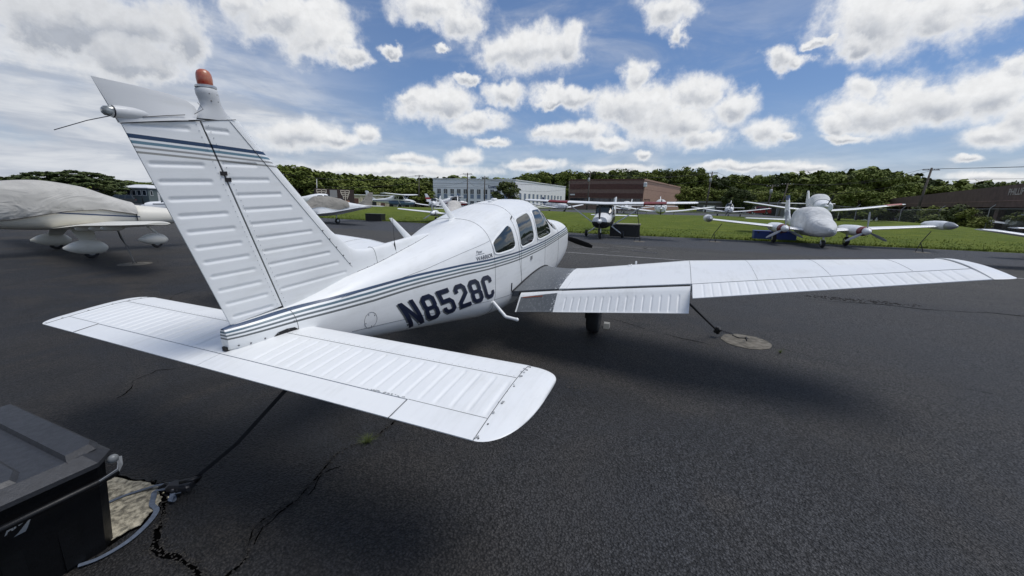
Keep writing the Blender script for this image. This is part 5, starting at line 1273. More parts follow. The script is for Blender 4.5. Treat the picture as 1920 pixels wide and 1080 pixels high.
# ---- twins
TW = [(-5.3,.06,1.25,1.05),(-4.0,.22,1.35,.92),(-2.2,.45,1.65,.70),(-1.0,.58,1.98,.62),(.2,.60,2.02,.60),(1.0,.56,1.62,.62),(1.6,.48,1.40,.66),(2.4,.34,1.22,.74),(2.95,.12,1.02,.86)]
def twin(label, loc, hd, s, cover, cowl, tank=True, reg=None, covx=(-1.9, 3.02), wing_z=.78):
    t_ = thing('twin_engine_aircraft', label, 'aircraft', loc, R(hd), 'twin-engine aircraft'); t_.scale = (s, s, s)
    body('fuselage', TW, m_wh2, t_)
    cv = [(-1.95,.56,2.0,.60),(-1.0,.66,2.10,.52),(.2,.68,2.12,.48),(.8,.65,1.98,.48),(1.2,.62,1.66,.50),(1.9,.54,1.44,.54),(2.5,.36,1.24,.62),(2.85,.18,1.10,.76),(3.02,.03,1.0,.90)]
    body('fabric_cover', cv, cover, t_, 40, .0, covx[0], covx[1], None, .07, 2.7)
    for sd_ in (-1, 1):
        panel_surface('wing', [(.85, 1.75, sd_*.3, wing_z), (.8, 1.6, sd_*1.9, wing_z+.16), (.55, 1.0, sd_*5.2, wing_z+.45)], m_wh2, t_, .10)
        if tank:
            mb = MB(); mb.revx([(-1.5, .03), (-1.1, .16), (-.4, .22), (.4, .23), (1.0, .17), (1.35, .07), (1.4, .02)], 16, (.15, sd_*5.42, wing_z+.52)); o = mb.build('tip_tank', m_wh2, t_, True); autosm(o, 60)
            mb = MB(); mb.revx([(.75, .203), (1.0, .176), (1.36, .075), (1.41, .02)], 16, (.16, sd_*5.42, wing_z+.52)); mb.build('tank_nose', m_silver, o, True)
        nac = [(-1.4,.10,wing_z+.30,wing_z+.10),(-.6,.28,wing_z+.38,wing_z-.12),(.6,.33,wing_z+.41,wing_z-.16),(1.5,.30,wing_z+.38,wing_z-.12),(1.9,.24,wing_z+.34,wing_z-.04)]
        mb = MB(); rings = []
        for i in range(20):
            X = lerp(-1.4, 1.9, i/19); hw, zt, zb = gsec(nac, X); rings.append([(X, sd_*1.78+hw*math.cos(2*math.pi*j/18), (zt+zb)/2+(zt-zb)/2*math.sin(2*math.pi*j/18)) for j in range(18)])
        mb.loft(rings, True, True); o = mb.build('engine_nacelle', m_wh2, t_, True); autosm(o, 50)
        mb = MB(); rings = []
        for i in range(6):
            X = lerp(1.58, 1.93, i/5); hw, zt, zb = gsec(nac, min(X, 1.9)); rings.append([(X, sd_*1.78+(hw+.008)*math.cos(2*math.pi*j/18), (zt+zb)/2+((zt-zb)/2+.008)*math.sin(2*math.pi*j/18)) for j in range(18)])
        mb.loft(rings, True, True); mb.build('cowl_nose', cowl, o, True)
        gprop(t_, (1.97, sd_*1.78, wing_z+.15), .98, 3, 1.62, m_wh2, m_silver, .19)
        mb = MB(); mb.tube([(-.1, sd_*1.75, wing_z), (-.05, sd_*1.75, .30)], .05, 8); mb.tube([(-.3, sd_*1.75, wing_z-.1), (-.05, sd_*1.75, .42)], .025, 6); mb.build('gear_leg', m_wh2, t_)
        gwheel(t_, (-.05, sd_*1.75, .26), .26, .17)
    mb = MB(); mb.tube([(2.0, 0, .75), (2.05, 0, .42)], .05, 8); mb.tube([(2.05, -.1, .42), (2.05, -.1, .2)], .02, 6); mb.tube([(2.05, .1, .42), (2.05, .1, .2)], .02, 6); mb.build('nose_gear_leg', m_wh2, t_); gwheel(t_, (2.05, 0, .20), .20, .14)
    f_ = fin_surface('tail_fin', [(-5.75, 1.15), (-4.3, 1.35), (-4.75, 1.9), (-5.35, 2.85), (-5.85, 2.85)], m_wh2, t_)
    mb = MB(); mb.prism([(-5.86, 2.55), (-5.17, 2.55), (-5.35, 2.87), (-5.87, 2.87)], 1, -.055, .055); mb.build('fin_cap', m_blue, f_)
    if reg:
        for sd_ in (1, -1): flat_text(reg, .46, (lambda a, b, sd_=sd_: (-4.55-a if sd_ > 0 else -5.7+a, sd_*.052, 1.45+b)), m_blue, f_, bold=.01)
    panel_surface('tailplane', [(-4.7, .75, -2.5, 1.25), (-4.3, 1.1, 0, 1.22), (-4.7, .75, 2.5, 1.25)], m_wh2, t_, .10)
    return t_
twin('white twin-engine plane under a pale cover with tip tanks and red cowls, right of centre', (23.75, -9.24, 0), 181.5, .916, f_white, mat('dark_red_cowl', (.16, .03, .03), .5), True, 'N119')
twin('twin-engine plane with beige nose cover half hidden behind the cabin roof of the striped plane', (28.6, 15.1, 0), 206, .9, f_beige, m_alu, False)
for p, l, h_ in (((22.2, -4.7), 'strap hanging from the left-hand wing of the covered twin', .95), ((22.0, -13.1), 'strap hanging from the right-hand wing of the covered twin', .95), ((19.9, -1.0), 'rope from the red banded trainer wing down to the apron', 1.8)):
    mb = MB(); mb.tube([(p[0], p[1], .01), (p[0]+.1, p[1]+.12, h_*.45), (p[0]+.25, p[1]+.35*(1 if h_ > 1 else -.6), h_)], .018, 5); mb.tube([(p[0]+.1, p[1]+.12, h_*.45), (p[0]-.05, p[1]+.3, .02)], .014, 5)
    o = mb.build('tie_down_rope', m_rope); tag(o, l, 'rope', 'tie-down ropes of the far planes')
    anchor(p[0], p[1]+.05, .3, 'flat concrete pad under the '+('red banded trainer wing' if h_ > 1 else 'left-hand twin wing' if p[1] > -8 else 'right-hand twin wing'), .03, 3)
# ground boxes
def crate(name, label, c, d, rz, m, lidm=None, cat='box', g=None):
    t_ = thing(name, label, cat, (c[0], c[1], c[2]), rz, g); mb = MB(); mb.bbox((0, 0, d[2]*.45), (d[0], d[1], d[2]*.9), .02); mb.build('box_body', m, t_)
    mb = MB(); mb.bbox((0, 0, d[2]*.95), (d[0]*1.03, d[1]*1.05, d[2]*.1), .012); mb.build('lid', lidm or m, t_); mb = MB()
    for u in (-.3, .3): mb.box((-d[0]*.52, d[1]*u, d[2]*.8), (.03, .08, .09))
    mb.build('latch', m_dkmetal, t_); return t_
m_tote = mat('blue_plastic', (.02, .045, .22), .45)
crate('storage_tote', 'blue plastic tote under the covered twin, left one of the pair', (25.6, -7.45, .03), (.6, 1.0, .50), .0, m_tote, g='blue totes under the twin', cat='tote')
crate('storage_tote', 'blue plastic tote under the covered twin, right one of the pair', (25.6, -8.55, .03), (.6, 1.0, .50), .05, m_tote, g='blue totes under the twin', cat='tote')
crate('black_crate', 'long black crate with pale lid behind the red banded trainer', (23.1, .15, 0), (.7, 1.7, .75), .1, m_black, mat('pale_lid', (.35, .34, .28), .7))
crate('black_crate', 'black box on the grass edge by the tan covered plane', (26.6, 21.9, .0), (.8, 1.5, .62), .2, m_black)
mb = MB(); mb.loft([[(-.35, -.6, 0), (.35, -.6, 0), (.35, .6, 0), (-.35, .6, 0)], [(-.3, -.55, .75), (.3, -.55, .75), (.25, .55, .70), (-.3, .5, .72)]], True, True); mb.box((-.36, -.2, .62), (.03, .8, .05))
o = mb.build('terracotta_block', mat('terracotta', (.42, .16, .09), .9, var=.3, vscale=6)); o.location = (22.3, -17.35, 0); tag(o, 'orange-brown block under the wing at the right edge', 'block')

# ================================================================ BUILDINGS
m_wallw = mat('pale_metal_cladding', (.84, .85, .86), .6, var=.05, vscale=.5); m_win = mat('office_glass', (.025, .035, .05), .08, spec=.8); m_spand = mat('blue_grey_panel', (.20, .25, .34), .4)
m_trimw = mat('white_trim', (.72, .73, .73), .5); m_roofg = mat('grey_roof', (.22, .22, .23), .8)
def wallbox(parent, A, B, z0, z1, th, m, name='wall', inward=1):
    A, B = Vector(A), Vector(B); d = (B-A).normalized(); n = Vector((-d.y, d.x))*inward
    mb = MB(); mb.prism([tuple(A), tuple(B), tuple(B+n*th), tuple(A+n*th)], 2, z0, z1); return mb.build(name, m, parent)
def facebox(parent, A, B, u0, u1, z0, z1, out, m, name, depth=.12):
    """slab on facade A->B between metre offsets u0..u1, standing `out` proud of it (n points outward)"""
    A, B = Vector(A), Vector(B); d = (B-A).normalized(); n = Vector((d.y, -d.x))
    p = [A+d*u0+n*out, A+d*u1+n*out, A+d*u1+n*(out-depth), A+d*u0+n*(out-depth)]
    mb = MB(); mb.prism([tuple(q) for q in p], 2, z0, z1); return mb.build(name, m, parent)
def facewindow(parent, A, B, u0, u1, z0, z1, glass, frame, mull=0, depth=.05):
    g = facebox(parent, A, B, u0, u1, z0, z1, .02, glass, 'window', .06)
    for a, b, c_, d_ in ((u0-.08, u0, z0-.08, z1+.08), (u1, u1+.08, z0-.08, z1+.08), (u0, u1, z0-.08, z0), (u0, u1, z1, z1+.08)): facebox(g, A, B, a, b, c_, d_, depth, frame, 'window_frame', .10)
    for i in range(mull):
        u = lerp(u0, u1, (i+1)/(mull+1)); facebox(g, A, B, u-.03, u+.03, z0, z1, depth-.01, frame, 'mullion', .06)
    return g
# white office
WB = thing('office_building', 'pale two-storey office block with rows of dark windows and blue sign lettering', 'building', (97, 45, 0))
WB.location = (0, 0, 0)
a_, c_, r_ = (90.8, 57.9), (97.0, 36.6), (139, 34.0)
bl = (a_[0]+42, a_[1]+1)
mb = MB(); mb.prism([a_, c_, r_, bl][::-1], 2, -.3, 7.45); mb.build('walls', m_wallw, WB)
mb = MB(); mb.prism([(a_[0]-.12, a_[1]+.1), (c_[0]-.15, c_[1]-.15), (r_[0], r_[1]-.15), (bl[0], bl[1]+.1)][::-1], 2, 7.45, 7.68); mb.build('parapet', m_trimw, WB)
Ln = math.hypot(c_[0]-a_[0], c_[1]-a_[1])
for i in range(12):
    u = 1.15+i*1.80
    g = facewindow(WB, a_, c_, u, u+.95, 3.75, 4.95, m_win, m_trimw, 1); facebox(WB, a_, c_, u, u+.95, 2.55, 3.62, .03, m_spand, 'spandrel_panel')
    facewindow(WB, a_, c_, u, u+.95, .6, 1.9, m_win, m_trimw, 1)
for zz in (5.3, 6.4): facebox(WB, a_, c_, .05, Ln-.05, zz, zz+.05, .03, m_roofg, 'cladding_joint')
Lr = math.hypot(r_[0]-c_[0], r_[1]-c_[1])
for i in range(12):
    u = 2.5+i*3.1; facewindow(WB, c_, r_, u, u+1.35, 1.0, 4.2, m_spand, m_trimw, 0)
dd = (Vector(c_)-Vector(a_)).normalized(); nn_ = Vector((dd.y, -dd.x))
flat_text('Lustre', 1.15, lambda x_, z_: (a_[0]+dd.x*(15.0+x_)+nn_.x*.06, a_[1]+dd.y*(15.0+x_)+nn_.y*.06, 5.35+z_), m_blue, WB, bold=.03)
# brick building
BB = thing('brick_building', 'brown brick building with banded walls and long strip windows', 'building', (0, 0, 0))
m_b1 = mat('mauve_brick', (.125, .062, .052), .9, var=.25, vscale=3); m_b2 = mat('tan_brick', (.22, .145, .12), .9, var=.2, vscale=3); m_b3 = mat('sunlit_brick', (.36, .225, .175), .9, var=.2, vscale=3)  # third brick is paler: sunlight on the right face put into its colour
La, Ca, Ra = (105.7, 24.2), (103.4, 4.9), (150, -4.0); Lb = (152, 16)
mb = MB(); mb.prism([La, Ca, Ra, Lb][::-1], 2, -.3, 8.0); mb.build('walls', m_b2, BB)
LB = math.hypot(La[0]-Ca[0], La[1]-Ca[1]); LR = math.hypot(Ra[0]-Ca[0], Ra[1]-Ca[1])
for z0, z1, mm in ((7.75, 8.15, m_b1), (5.6, 6.9, m_b1), (3.5, 4.6, m_b1)): facebox(BB, La, Ca, .0, LB, z0, z1, .06, mm, 'brick_band')
for z0, z1 in ((7.75, 8.15), (5.6, 6.9)): facebox(BB, Ca, Ra, .0, LR, z0, z1, .06, m_b3, 'brick_band')
facebox(BB, Ca, Ra, .02, LR, -.3, 5.55, .05, m_b3, 'sunlit_brick_face');  # slab over the right wall carrying the painted sunlit tone
for u0, u1 in ((.3, 5.4), (5.9, 12.2), (12.7, 18.9)): facewindow(BB, La, Ca, u0, u1, 2.15, 3.25, m_win, m_b1, 4, .10)
for u in (5.65, 12.45): facebox(BB, La, Ca, u-.2, u+.2, 1.9, 3.45, .16, m_trimw, 'pier')
facewindow(BB, Ca, Ra, 1.0, 6.5, 2.1, 3.2, m_win, m_b1, 3, .14)
mb = MB(); mb.bbox((103.6, 4.6, 6.7), (.8, .8, 1.1), .1); mb.build('roof_unit', m_trimw, BB)
facebox(BB, La, Ca, .25, 1.6, 4.0, 4.35, .1, m_trimw, 'small_sign')
# grey low building, right of brick
GB = thing('low_building', 'long low grey building beyond the parked planes, right of the brick one', 'building', (0, 0, 0))
mb = MB(); mb.prism([(112, -8), (110, -27), (122, -28), (124, -9)][::-1], 2, -.6, 2.6); mb.build('walls', mat('grey_block', (.16, .16, .165), .9, var=.15), GB)
mb = MB(); mb.prism([(111.4, -7.4), (109.3, -27.6), (122.5, -28.6), (124.6, -8.4)][::-1], 2, 2.6, 3.05); mb.build('roof', m_roofg, GB)
for i in range(4): facebox(GB, (112, -8), (110, -27), 1.5+i*4.4, 4.2+i*4.4, -.2, 2.0, .05, m_black if i % 2 else m_trimw, 'garage_door')
# cream building with piers
CB = thing('cream_building', 'long low cream building with dark doorways behind the blue and white plane', 'building', (0, 0, 0))
m_crw = mat('cream_render', (.58, .52, .38), .85, var=.15); A, B = (74, 70.5), (93, 61.0)
mb = MB(); mb.prism([A, B, (101, 72), (82, 82)][::-1], 2, -.3, 2.75); mb.build('walls', m_crw, CB)
mb = MB(); mb.prism([(73.6, 70.4), (93.1, 60.6), (101.5, 72.3), (82, 82.5)][::-1], 2, 2.75, 2.95); mb.build('roof', m_trimw, CB)
for i in range(9): facebox(CB, A, B, .8+i*2.25, 1.9+i*2.25, -.2, 2.0, .05, m_black if i % 3 else m_b1, 'doorway'); 
for i in range(10): facebox(CB, A, B, .1+i*2.25, .45+i*2.25, -.3, 2.6, .12, m_crw, 'pier')
# mural wall
MW = thing('patterned_gateway', 'dark brown wall with cream stepped arch patterns behind the tan covered plane', 'building', (0, 0, 0))
m_mur = mat('dark_brown_panel', (.035, .02, .016), .7); m_crm = mat('cream_trim', (.50, .45, .36), .7); A, B = polar(48.2, 86), polar(43.6, 90)
LM_ = math.hypot(B[0]-A[0], B[1]-A[1]); wallbox(MW, A, B, -.2, 3.7, .5, m_mur)
for cu, kind in ((1.2, 0), (3.6, 1), (6.1, 0)):
    if kind: facebox(MW, A, B, cu-.75, cu+.75, .2, 3.5, .06, mat('grey_panel', (.25, .25, .24), .7), 'panel'); facebox(MW, A, B, cu-.75, cu+.75, 1.9, 2.05, .10, m_mur, 'panel_rail')
    else:
        for q in range(4):
            z_ = 3.4-q*.38; w_ = 1.0-q*.18
            facebox(MW, A, B, cu-w_-.02, cu-.12, z_, z_+.16, .06, m_crm, 'stepped_trim'); facebox(MW, A, B, cu+.12, cu+w_+.02, z_, z_+.16, .06, m_crm, 'stepped_trim')
            facebox(MW, A, B, cu-w_-.02, cu-w_+.14, z_-.5, z_-.01, .06, m_crm, 'stepped_trim'); facebox(MW, A, B, cu+w_-.14, cu+w_+.02, z_-.5, z_-.01, .06, m_crm, 'stepped_trim')
        facebox(MW, A, B, cu-.09, cu+.09, 1.2, 3.5, .06, m_crm, 'stepped_trim'); facebox(MW, A, B, cu-.8, cu+.8, 1.0, 1.45, .12, mat('terracotta_trim', (.38, .22, .16), .8), 'canopy')
# house at left
HS = thing('house', 'grey-green house with a white roof and a row of windows, left background', 'house', (0, 0, 0))
m_teal = mat('grey_green_siding', (.13, .165, .165), .8, var=.12); A = polar(66.4, 118); B = polar(64.3, 112); Cc = polar(62.6, 122)
mb = MB(); D_ = (A[0]+Cc[0]-B[0], A[1]+Cc[1]-B[1]); mb.prism([A, B, Cc, D_], 2, -.2, 3.1); mb.build('walls', m_teal, HS)
cx_, cy_ = (A[0]+Cc[0])/2, (A[1]+Cc[1])/2
ov = lambda p, k_: (cx_+(p[0]-cx_)*k_, cy_+(p[1]-cy_)*k_)
mb = MB(); mb.loft([[(*ov(p, 1.08), 3.1) for p in (A, B, Cc, D_)], [(*ov(p, 1.08), 3.25) for p in (A, B, Cc, D_)], [(*ov(p, .35), 3.95) for p in (A, B, Cc, D_)]], True, True); mb.build('roof', m_trimw, HS)
LH = math.hypot(B[0]-A[0], B[1]-A[1]); LH2 = math.hypot(B[0]-Cc[0], B[1]-Cc[1])
for i in range(5): facewindow(HS, A, B, .4+i*LH/5.3, .4+i*LH/5.3+.9, 1.7, 2.7, m_win, m_trimw, 0)
facebox(HS, B, Cc, LH2*.4, LH2*.4+.9, .1, 2.4, .05, m_trimw, 'door'); facewindow(HS, B, Cc, 1.0, 1.9, 1.7, 2.6, m_win, m_trimw)
SH = thing('shed', 'small pale shed left of the grey-green house', 'shed', (0, 0, 0)); A = polar(68.8, 118); B = polar(67.1, 116); Cc = polar(66.7, 122); D_ = (A[0]+Cc[0]-B[0], A[1]+Cc[1]-B[1])
mb = MB(); mb.prism([A, B, Cc, D_], 2, -.2, 2.4); mb.build('walls', mat('shed_board', (.30, .29, .25), .85), SH); mb = MB(); mb.prism([A, B, Cc, D_], 2, 2.4, 2.55); mb.build('roof', m_roofg, SH)
facebox(SH, A, B, .8, 1.7, -.1, 1.9, .05, m_black, 'door')
# building with long fascia on the right
PB = thing('fascia_building', 'long dark building at right with a brown fascia and pale serif lettering', 'building', (0, 0, 0))
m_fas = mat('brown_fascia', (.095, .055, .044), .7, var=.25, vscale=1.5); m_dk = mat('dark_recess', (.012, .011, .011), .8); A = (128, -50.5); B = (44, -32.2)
d_ = (Vector(B)-Vector(A)).normalized(); n_v = Vector((d_.y, -d_.x))
LP = math.hypot(B[0]-A[0], B[1]-A[1])
if n_v.x > 0: pass
def zt_(u): return lerp(4.2, 4.75, u/LP)
mb = MB(); o_ = n_v*-22
mb.loft([[(A[0], A[1], 2.6), (A[0]+o_.x, A[1]+o_.y, 2.6), (A[0]+o_.x, A[1]+o_.y, 4.2), (A[0], A[1], 4.2)], [(B[0], B[1], 2.3), (B[0]+o_.x, B[1]+o_.y, 2.3), (B[0]+o_.x, B[1]+o_.y, 4.75), (B[0], B[1], 4.75)]], True, True); mb.build('roof_fascia', m_fas, PB)
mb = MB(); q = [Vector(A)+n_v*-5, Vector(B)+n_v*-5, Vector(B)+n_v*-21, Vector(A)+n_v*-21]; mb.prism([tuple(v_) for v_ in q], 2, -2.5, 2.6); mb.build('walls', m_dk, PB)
for i in range(13): 
    u = 2+i*LP/13; p = Vector(A)+d_*u+n_v*-.8; mb = MB(); mb.prism([tuple(p+Vector(w_)) for w_ in ((-.3, -.3), (.3, -.3), (.3, .3), (-.3, .3))], 2, -2.5, 2.6); mb.build('column', m_fas, PB)
facebox(PB, A, B, LP-34, LP-4, -1.5, .55, -1.6, mat('brown_low_wall', (.06, .04, .034), .85), 'low_wall', .4); facebox(PB, A, B, 0, LP, 3.0, 3.08, .04, m_b2, 'fascia_line', .06)
L0 = LP-14.3
flat_text('PHILLIP', .95, lambda x_, z_: (A[0]+d_.x*(L0+x_*1.1)+n_v.x*.05, A[1]+d_.y*(L0+x_*1.1)+n_v.y*.05, 3.62+z_), mat('pale_letters', (.45, .42, .38), .6), PB, bold=.01)

# ================================================================ POLES, WIRES, FENCE, RAIL, SIGN
m_wood = mat('weathered_pole_wood', (.11, .095, .08), .9, var=.3, vscale=2); m_galv = mat('galvanised_steel', (.33, .34, .34), .5, .5)
tops = {}
def pole(key, base, top, label, arm=True, r_=.14, tr=False, m=m_wood, grp='utility poles'):
    zb = terr(*base)-.2; t_ = thing('utility_pole', label, 'utility pole', (base[0], base[1], zb), 0, grp)
    T = Vector((top[0]-base[0], top[1]-base[1], top[2]-zb)); mb = MB(); mb.tube([(0, 0, 0), tuple(T)], [r_*1.15, r_*.8], 10); mb.build('post', m, t_, True)
    if arm:
        mb = MB(); c = T*.965; mb.box((c.x, c.y, c.z), (.12, 2.3, .12), .15); mb.build('crossarm', m, t_)
        for q in (-.95, -.4, .4, .95): mb = MB(); mb.revz([(.06, .04), (.12, .055), (.18, .04)], 8, (c.x-q*.15, c.y+q, c.z)); mb.build('insulator', m_trimw, t_, True)
    if tr: mb = MB(); c = T*.80; mb.revz([(-.5, .22), (-.48, .25), (.4, .25), (.45, .12)], 12, (c.x-.35, c.y+.1, c.z)); mb.build('transformer', m_galv, t_, True)
    tops[key] = (base[0]+T.x*.965, base[1]+T.y*.965, zb+T.z*.965+.15); return t_
pole('p4', (58.7, 64.6), (59.0, 64.4, 5.6), 'slim pale mast behind the white low-wing plane, left', False, .10, m=m_galv)
pole('p4b', polar(52.0, 92), (*polar(52.0, 92), 6.4), 'utility pole with transformer in front of the big left tree', True, .14, True)
pole('p1', (84.4, 58.2), (84.6, 57.9, 8.1), 'tall pole left of the pale office building')
pole('p2', (82.2, 42.9), (82.2, 42.8, 8.3), 'pole with crossarm before the pale office windows, left one')
pole('p3', (93.0, 43.7), (93.05, 43.6, 8.3), 'pole with crossarm before the pale office building, right one')
pole('p8', (95.7, 21.7), (95.7, 21.9, 7.2), 'dark pole at the left corner of the brick building', False)
pole('p5', (94.7, 17.0), (94.9, 16.7, 9.2), 'grey pole with crossarm in front of the brick facade', True, .16, True)
pole('p6', (98.5, -9.1), (98.3, -9.6, 9.3), 'tall pole right of the brick building', True, .16, True)
pole('p9', (91.7, -21.9), (91.5, -22.6, 6.5), 'pole in front of the yellow-green trees behind the twin', True)
pole('p10', polar(-10.5, 96), (*polar(-10.8, 96), 6.2), 'shorter pole with transformer left of the twin tail', True, .14, True)
pole('p7', (85.0, -39.7), (84.9, -40.4, 8.6), 'leaning wooden pole by the fence at the right', True, .17)
pole('p11', (80, -42.6), (79.8, -43.4, 5.0), 'dark leaning pole just right of the leaning wooden pole', False, .17, m=m_black)
pole('p12', (20, -95), (20, -95.5, 9), 'utility pole outside the frame at the right', True)
m_wire = mat('black_wire', (.02, .02, .02), .6)
PN = {'p4b': 'the big left tree pole', 'p1': 'the pole left of the office block', 'p2': 'the left office pole', 'p3': 'the right office pole', 'p8': 'the dark brick corner pole', 'p5': 'the brick facade pole', 'p6': 'the pole right of the brick building', 'p9': 'the pole behind the twin', 'p7': 'the leaning fence pole', 'p12': 'the right edge'}
for a, b, dz in (('p4b', 'p1', 0), ('p1', 'p2', 0), ('p2', 'p3', 0), ('p3', 'p8', -.3), ('p8', 'p5', .0), ('p5', 'p6', 0), ('p6', 'p9', 0), ('p9', 'p7', 0), ('p7', 'p12', 0)):
    for q, lo, wn in ((-.9, 0, 'upper right'), (.9, 0, 'upper left'), (0, -1.6, 'lower')):
        A, B = Vector(tops[a]), Vector(tops[b]); mb = MB()
        mb.tube([(lerp(A.x, B.x, u), lerp(A.y, B.y, u)+q*(1-0), lerp(A.z, B.z, u)+lo+dz-1.1*4*u*(1-u)) for u in [i/14 for i in range(15)]], .022, 4)
        o = mb.build('power_line', m_wire); tag(o, '%s wire, %s to %s' % (wn, PN[a], PN[b]), 'power line', 'power lines between the utility poles')
# chain-link fence
def chainlink():
    m = bpy.data.materials.new('chain_link'); m.use_nodes = True; k = NT(m.node_tree); b = m.node_tree.nodes['Principled BSDF']
    b.inputs['Base Color'].default_value = (.25, .26, .26, 1); b.inputs['Roughness'].default_value = .5; b.inputs['Metallic'].default_value = .4
    oc = k.new('ShaderNodeTexCoord').outputs['Object']; X, Y, Z = k.xyz(oc)
    s1 = k.math('ABSOLUTE', k.math('SINE', k.math('MULTIPLY', k.math('ADD', k.math('ADD', X, Y), Z), 26))); s2 = k.math('ABSOLUTE', k.math('SINE', k.math('MULTIPLY', k.math('SUBTRACT', k.math('ADD', X, Y), Z), 26)))
    k.l.new(k.math('MAXIMUM', k.math('LESS_THAN', s1, .10), k.math('LESS_THAN', s2, .10)), b.inputs['Alpha']); return m
FN = thing('chain_link_fence', 'tall chain-link fence with angled post tops on the grass at the right', 'fence', (0, 0, 0)); m_cl = chainlink()
fp = [(67.5, -16.5), (65.5, -20.5), (63.5, -24.5), (61.0, -28.0), (56.0, -29.2), (51.0, -30.4), (46.0, -31.6), (41, -32.8), (36, -34)]
prev = None
for i, p in enumerate(fp):
    z_ = terr(*p); mb = MB(); mb.tube([(p[0], p[1], z_-.2), (p[0], p[1], z_+2.2), (p[0]-.1, p[1]-.28, z_+2.55)], .035, 7); mb.build('fence_post', m_galv, FN)
    if prev:
        zp = terr(*prev); mb = MB(); mb.tube([(*prev, zp+2.15), (*p, z_+2.15)], .022, 6); mb.build('top_rail', m_galv, FN)
        mb = MB(); mb.add([(*prev, zp+.05), (*p, z_+.05), (*p, z_+2.13), (*prev, zp+2.13)], [(0, 1, 2, 3)]); mb.build('mesh_panel', m_cl, FN)
    prev = p
GR = thing('guardrail', 'steel guardrail on short posts beyond the fence at the right', 'guardrail', (0, 0, 0)); gp_ = [(99, -49), (90, -47.2), (80, -44.8), (70, -42.2), (62, -40), (54, -37.8), (46, -35.5)]
for i, (p, q) in enumerate(zip(gp_, gp_[1:])):
    zp, zq = terr(*p)+.45, terr(*q)+.45; mb = MB(); mb.strip([(*p, zp+.12), (*q, zq+.12)], .30, .05, (.3, 1, 0)); mb.build('rail', m_galv, GR)
    for k_ in range(3): u = k_/3; x_, y_ = lerp(p[0], q[0], u), lerp(p[1], q[1], u); mb = MB(); mb.box((x_, y_-.12, terr(x_, y_)+.25), (.12, .12, .75)); mb.build('rail_post', m_wood, GR)
SG = thing('stop_sign', 'red octagonal sign on two grey posts behind the fence', 'road sign', (84.7, -42.8, terr(84.7, -42.8))); mb = MB()
dirv = Vector((SITE[0]-84.7, SITE[1]+42.8)).normalized(); sx, sy = -dirv.y, dirv.x
mb.add([(sx*.62*math.cos(R(22.5+45*i))+dirv.x*o_2, sy*.62*math.cos(R(22.5+45*i))+dirv.y*o_2, 3.1+.5*math.sin(R(22.5+45*i))) for o_2 in (.0, .04) for i in range(8)], [tuple(range(8)), tuple(range(15, 7, -1))]+[(i, (i+1) % 8, 8+(i+1) % 8, 8+i) for i in range(8)]); mb.build('sign_plate', mat('sign_red', (.45, .04, .04), .5), SG)
for q in (-.3, .3): mb = MB(); mb.tube([(sx*q, sy*q, -.2), (sx*q, sy*q, 3.0)], .045, 6); mb.build('sign_post', m_galv, SG)
flat_text('STOP', .34, lambda x_, z_: ((sx*(.40-x_)*-1 if False else -sx*(x_-.40))*-1*(-1)+dirv.x*.06, -sy*(x_-.40)+dirv.y*.06, 2.98+z_), m_trimw, SG)

# ================================================================ CARS
def car(label, loc, hd, col, kind='suv', g='parked cars'):
    t_ = thing('parked_car', label, 'car', (*loc, terr(*loc)+.12), R(hd), g); pm = mat('car_paint_%d' % int(sum(col)*1000), col, .25, coat=.6)
    H_ = 1.72 if kind == 'suv' else 1.45
    prof = [(-2.3, .45), (-2.3, .95), (-2.05, 1.0), (2.0, .95), (2.3, .75), (2.3, .4)] 
    mb = MB(); mb.prism([(-2.3, .35), (-2.32, .95), (-2.2, 1.02), (1.1, 1.02), (2.1, .90), (2.3, .70), (2.3, .35)], 1, -.9, .9); mb.build('body', pm, t_)
    cab = [(-2.15, 1.0), (-1.9, H_), (.35, H_), (1.15, 1.0)] if kind == 'suv' else [(-1.6, 1.0), (-1.0, H_), (.25, H_), (1.1, 1.0)]
    mb = MB(); sh = [(p[0], .88 if p[1] < 1.1 else .70, p[1]) for p in cab]; mb.loft([[(p[0], -p[1], p[2]) for p in sh], [(p[0], p[1], p[2]) for p in sh]], True, True); mb.build('roof', pm, t_)
    for sd_ in (-1, 1):
        for u0, u1 in ((.06, .36), (.40, .68), (.72, .95)):
            zb, zt2 = 1.06, H_-.10; xl = lambda u, z_: lerp(lerp(cab[0][0], cab[3][0], u), lerp(cab[1][0], cab[2][0], u), (z_-1)/(H_-1))
            yy = lambda z_: sd_*(lerp(.88, .70, (z_-1)/(H_-1))+.012)
            mb = MB(); mb.add([(xl(u0, zb), yy(zb), zb), (xl(u1, zb), yy(zb), zb), (xl(u1, zt2), yy(zt2), zt2), (xl(u0, zt2), yy(zt2), zt2)], [(0, 1, 2, 3)]); mb.build('window', m_glassd, t_)
        for X in (-1.4, 1.4): gwheel(t_, (X, sd_*.82, .34), .34, .22)
        mb = MB(); mb.box((2.28, sd_*.62, .72), (.08, .35, .14)); mb.build('headlight', m_lens, t_)
        mb = MB(); mb.box((-2.30, sd_*.72, .85), (.06, .2, .22)); mb.build('tail_light', m_red, t_)
    mb = MB(); mb.add([(1.12, -.80, 1.05), (1.12, .80, 1.05), (.42, .66, H_-.08), (.42, -.66, H_-.08)], [(0, 1, 2, 3)]); mb.v = [(v[0]+.03, v[1], v[2]+.01) for v in mb.v]; mb.build('windshield', m_glassd, t_)
    return t_
car('white estate car parked beyond the fence, left of the dark ones', (139.4, -54.4), 60, (.7, .7, .7))
car('small dark car just right of the white estate car beyond the fence', (137, -57.8), 60, (.05, .05, .06), 'sedan')
car('black hatchback behind the leaning pole, left of the white one', (136.7, -61.1), 60, (.03, .03, .035), 'suv')
car('white saloon with dark windows right of the black hatchback', (133, -63.2), 70, (.65, .66, .66), 'sedan')
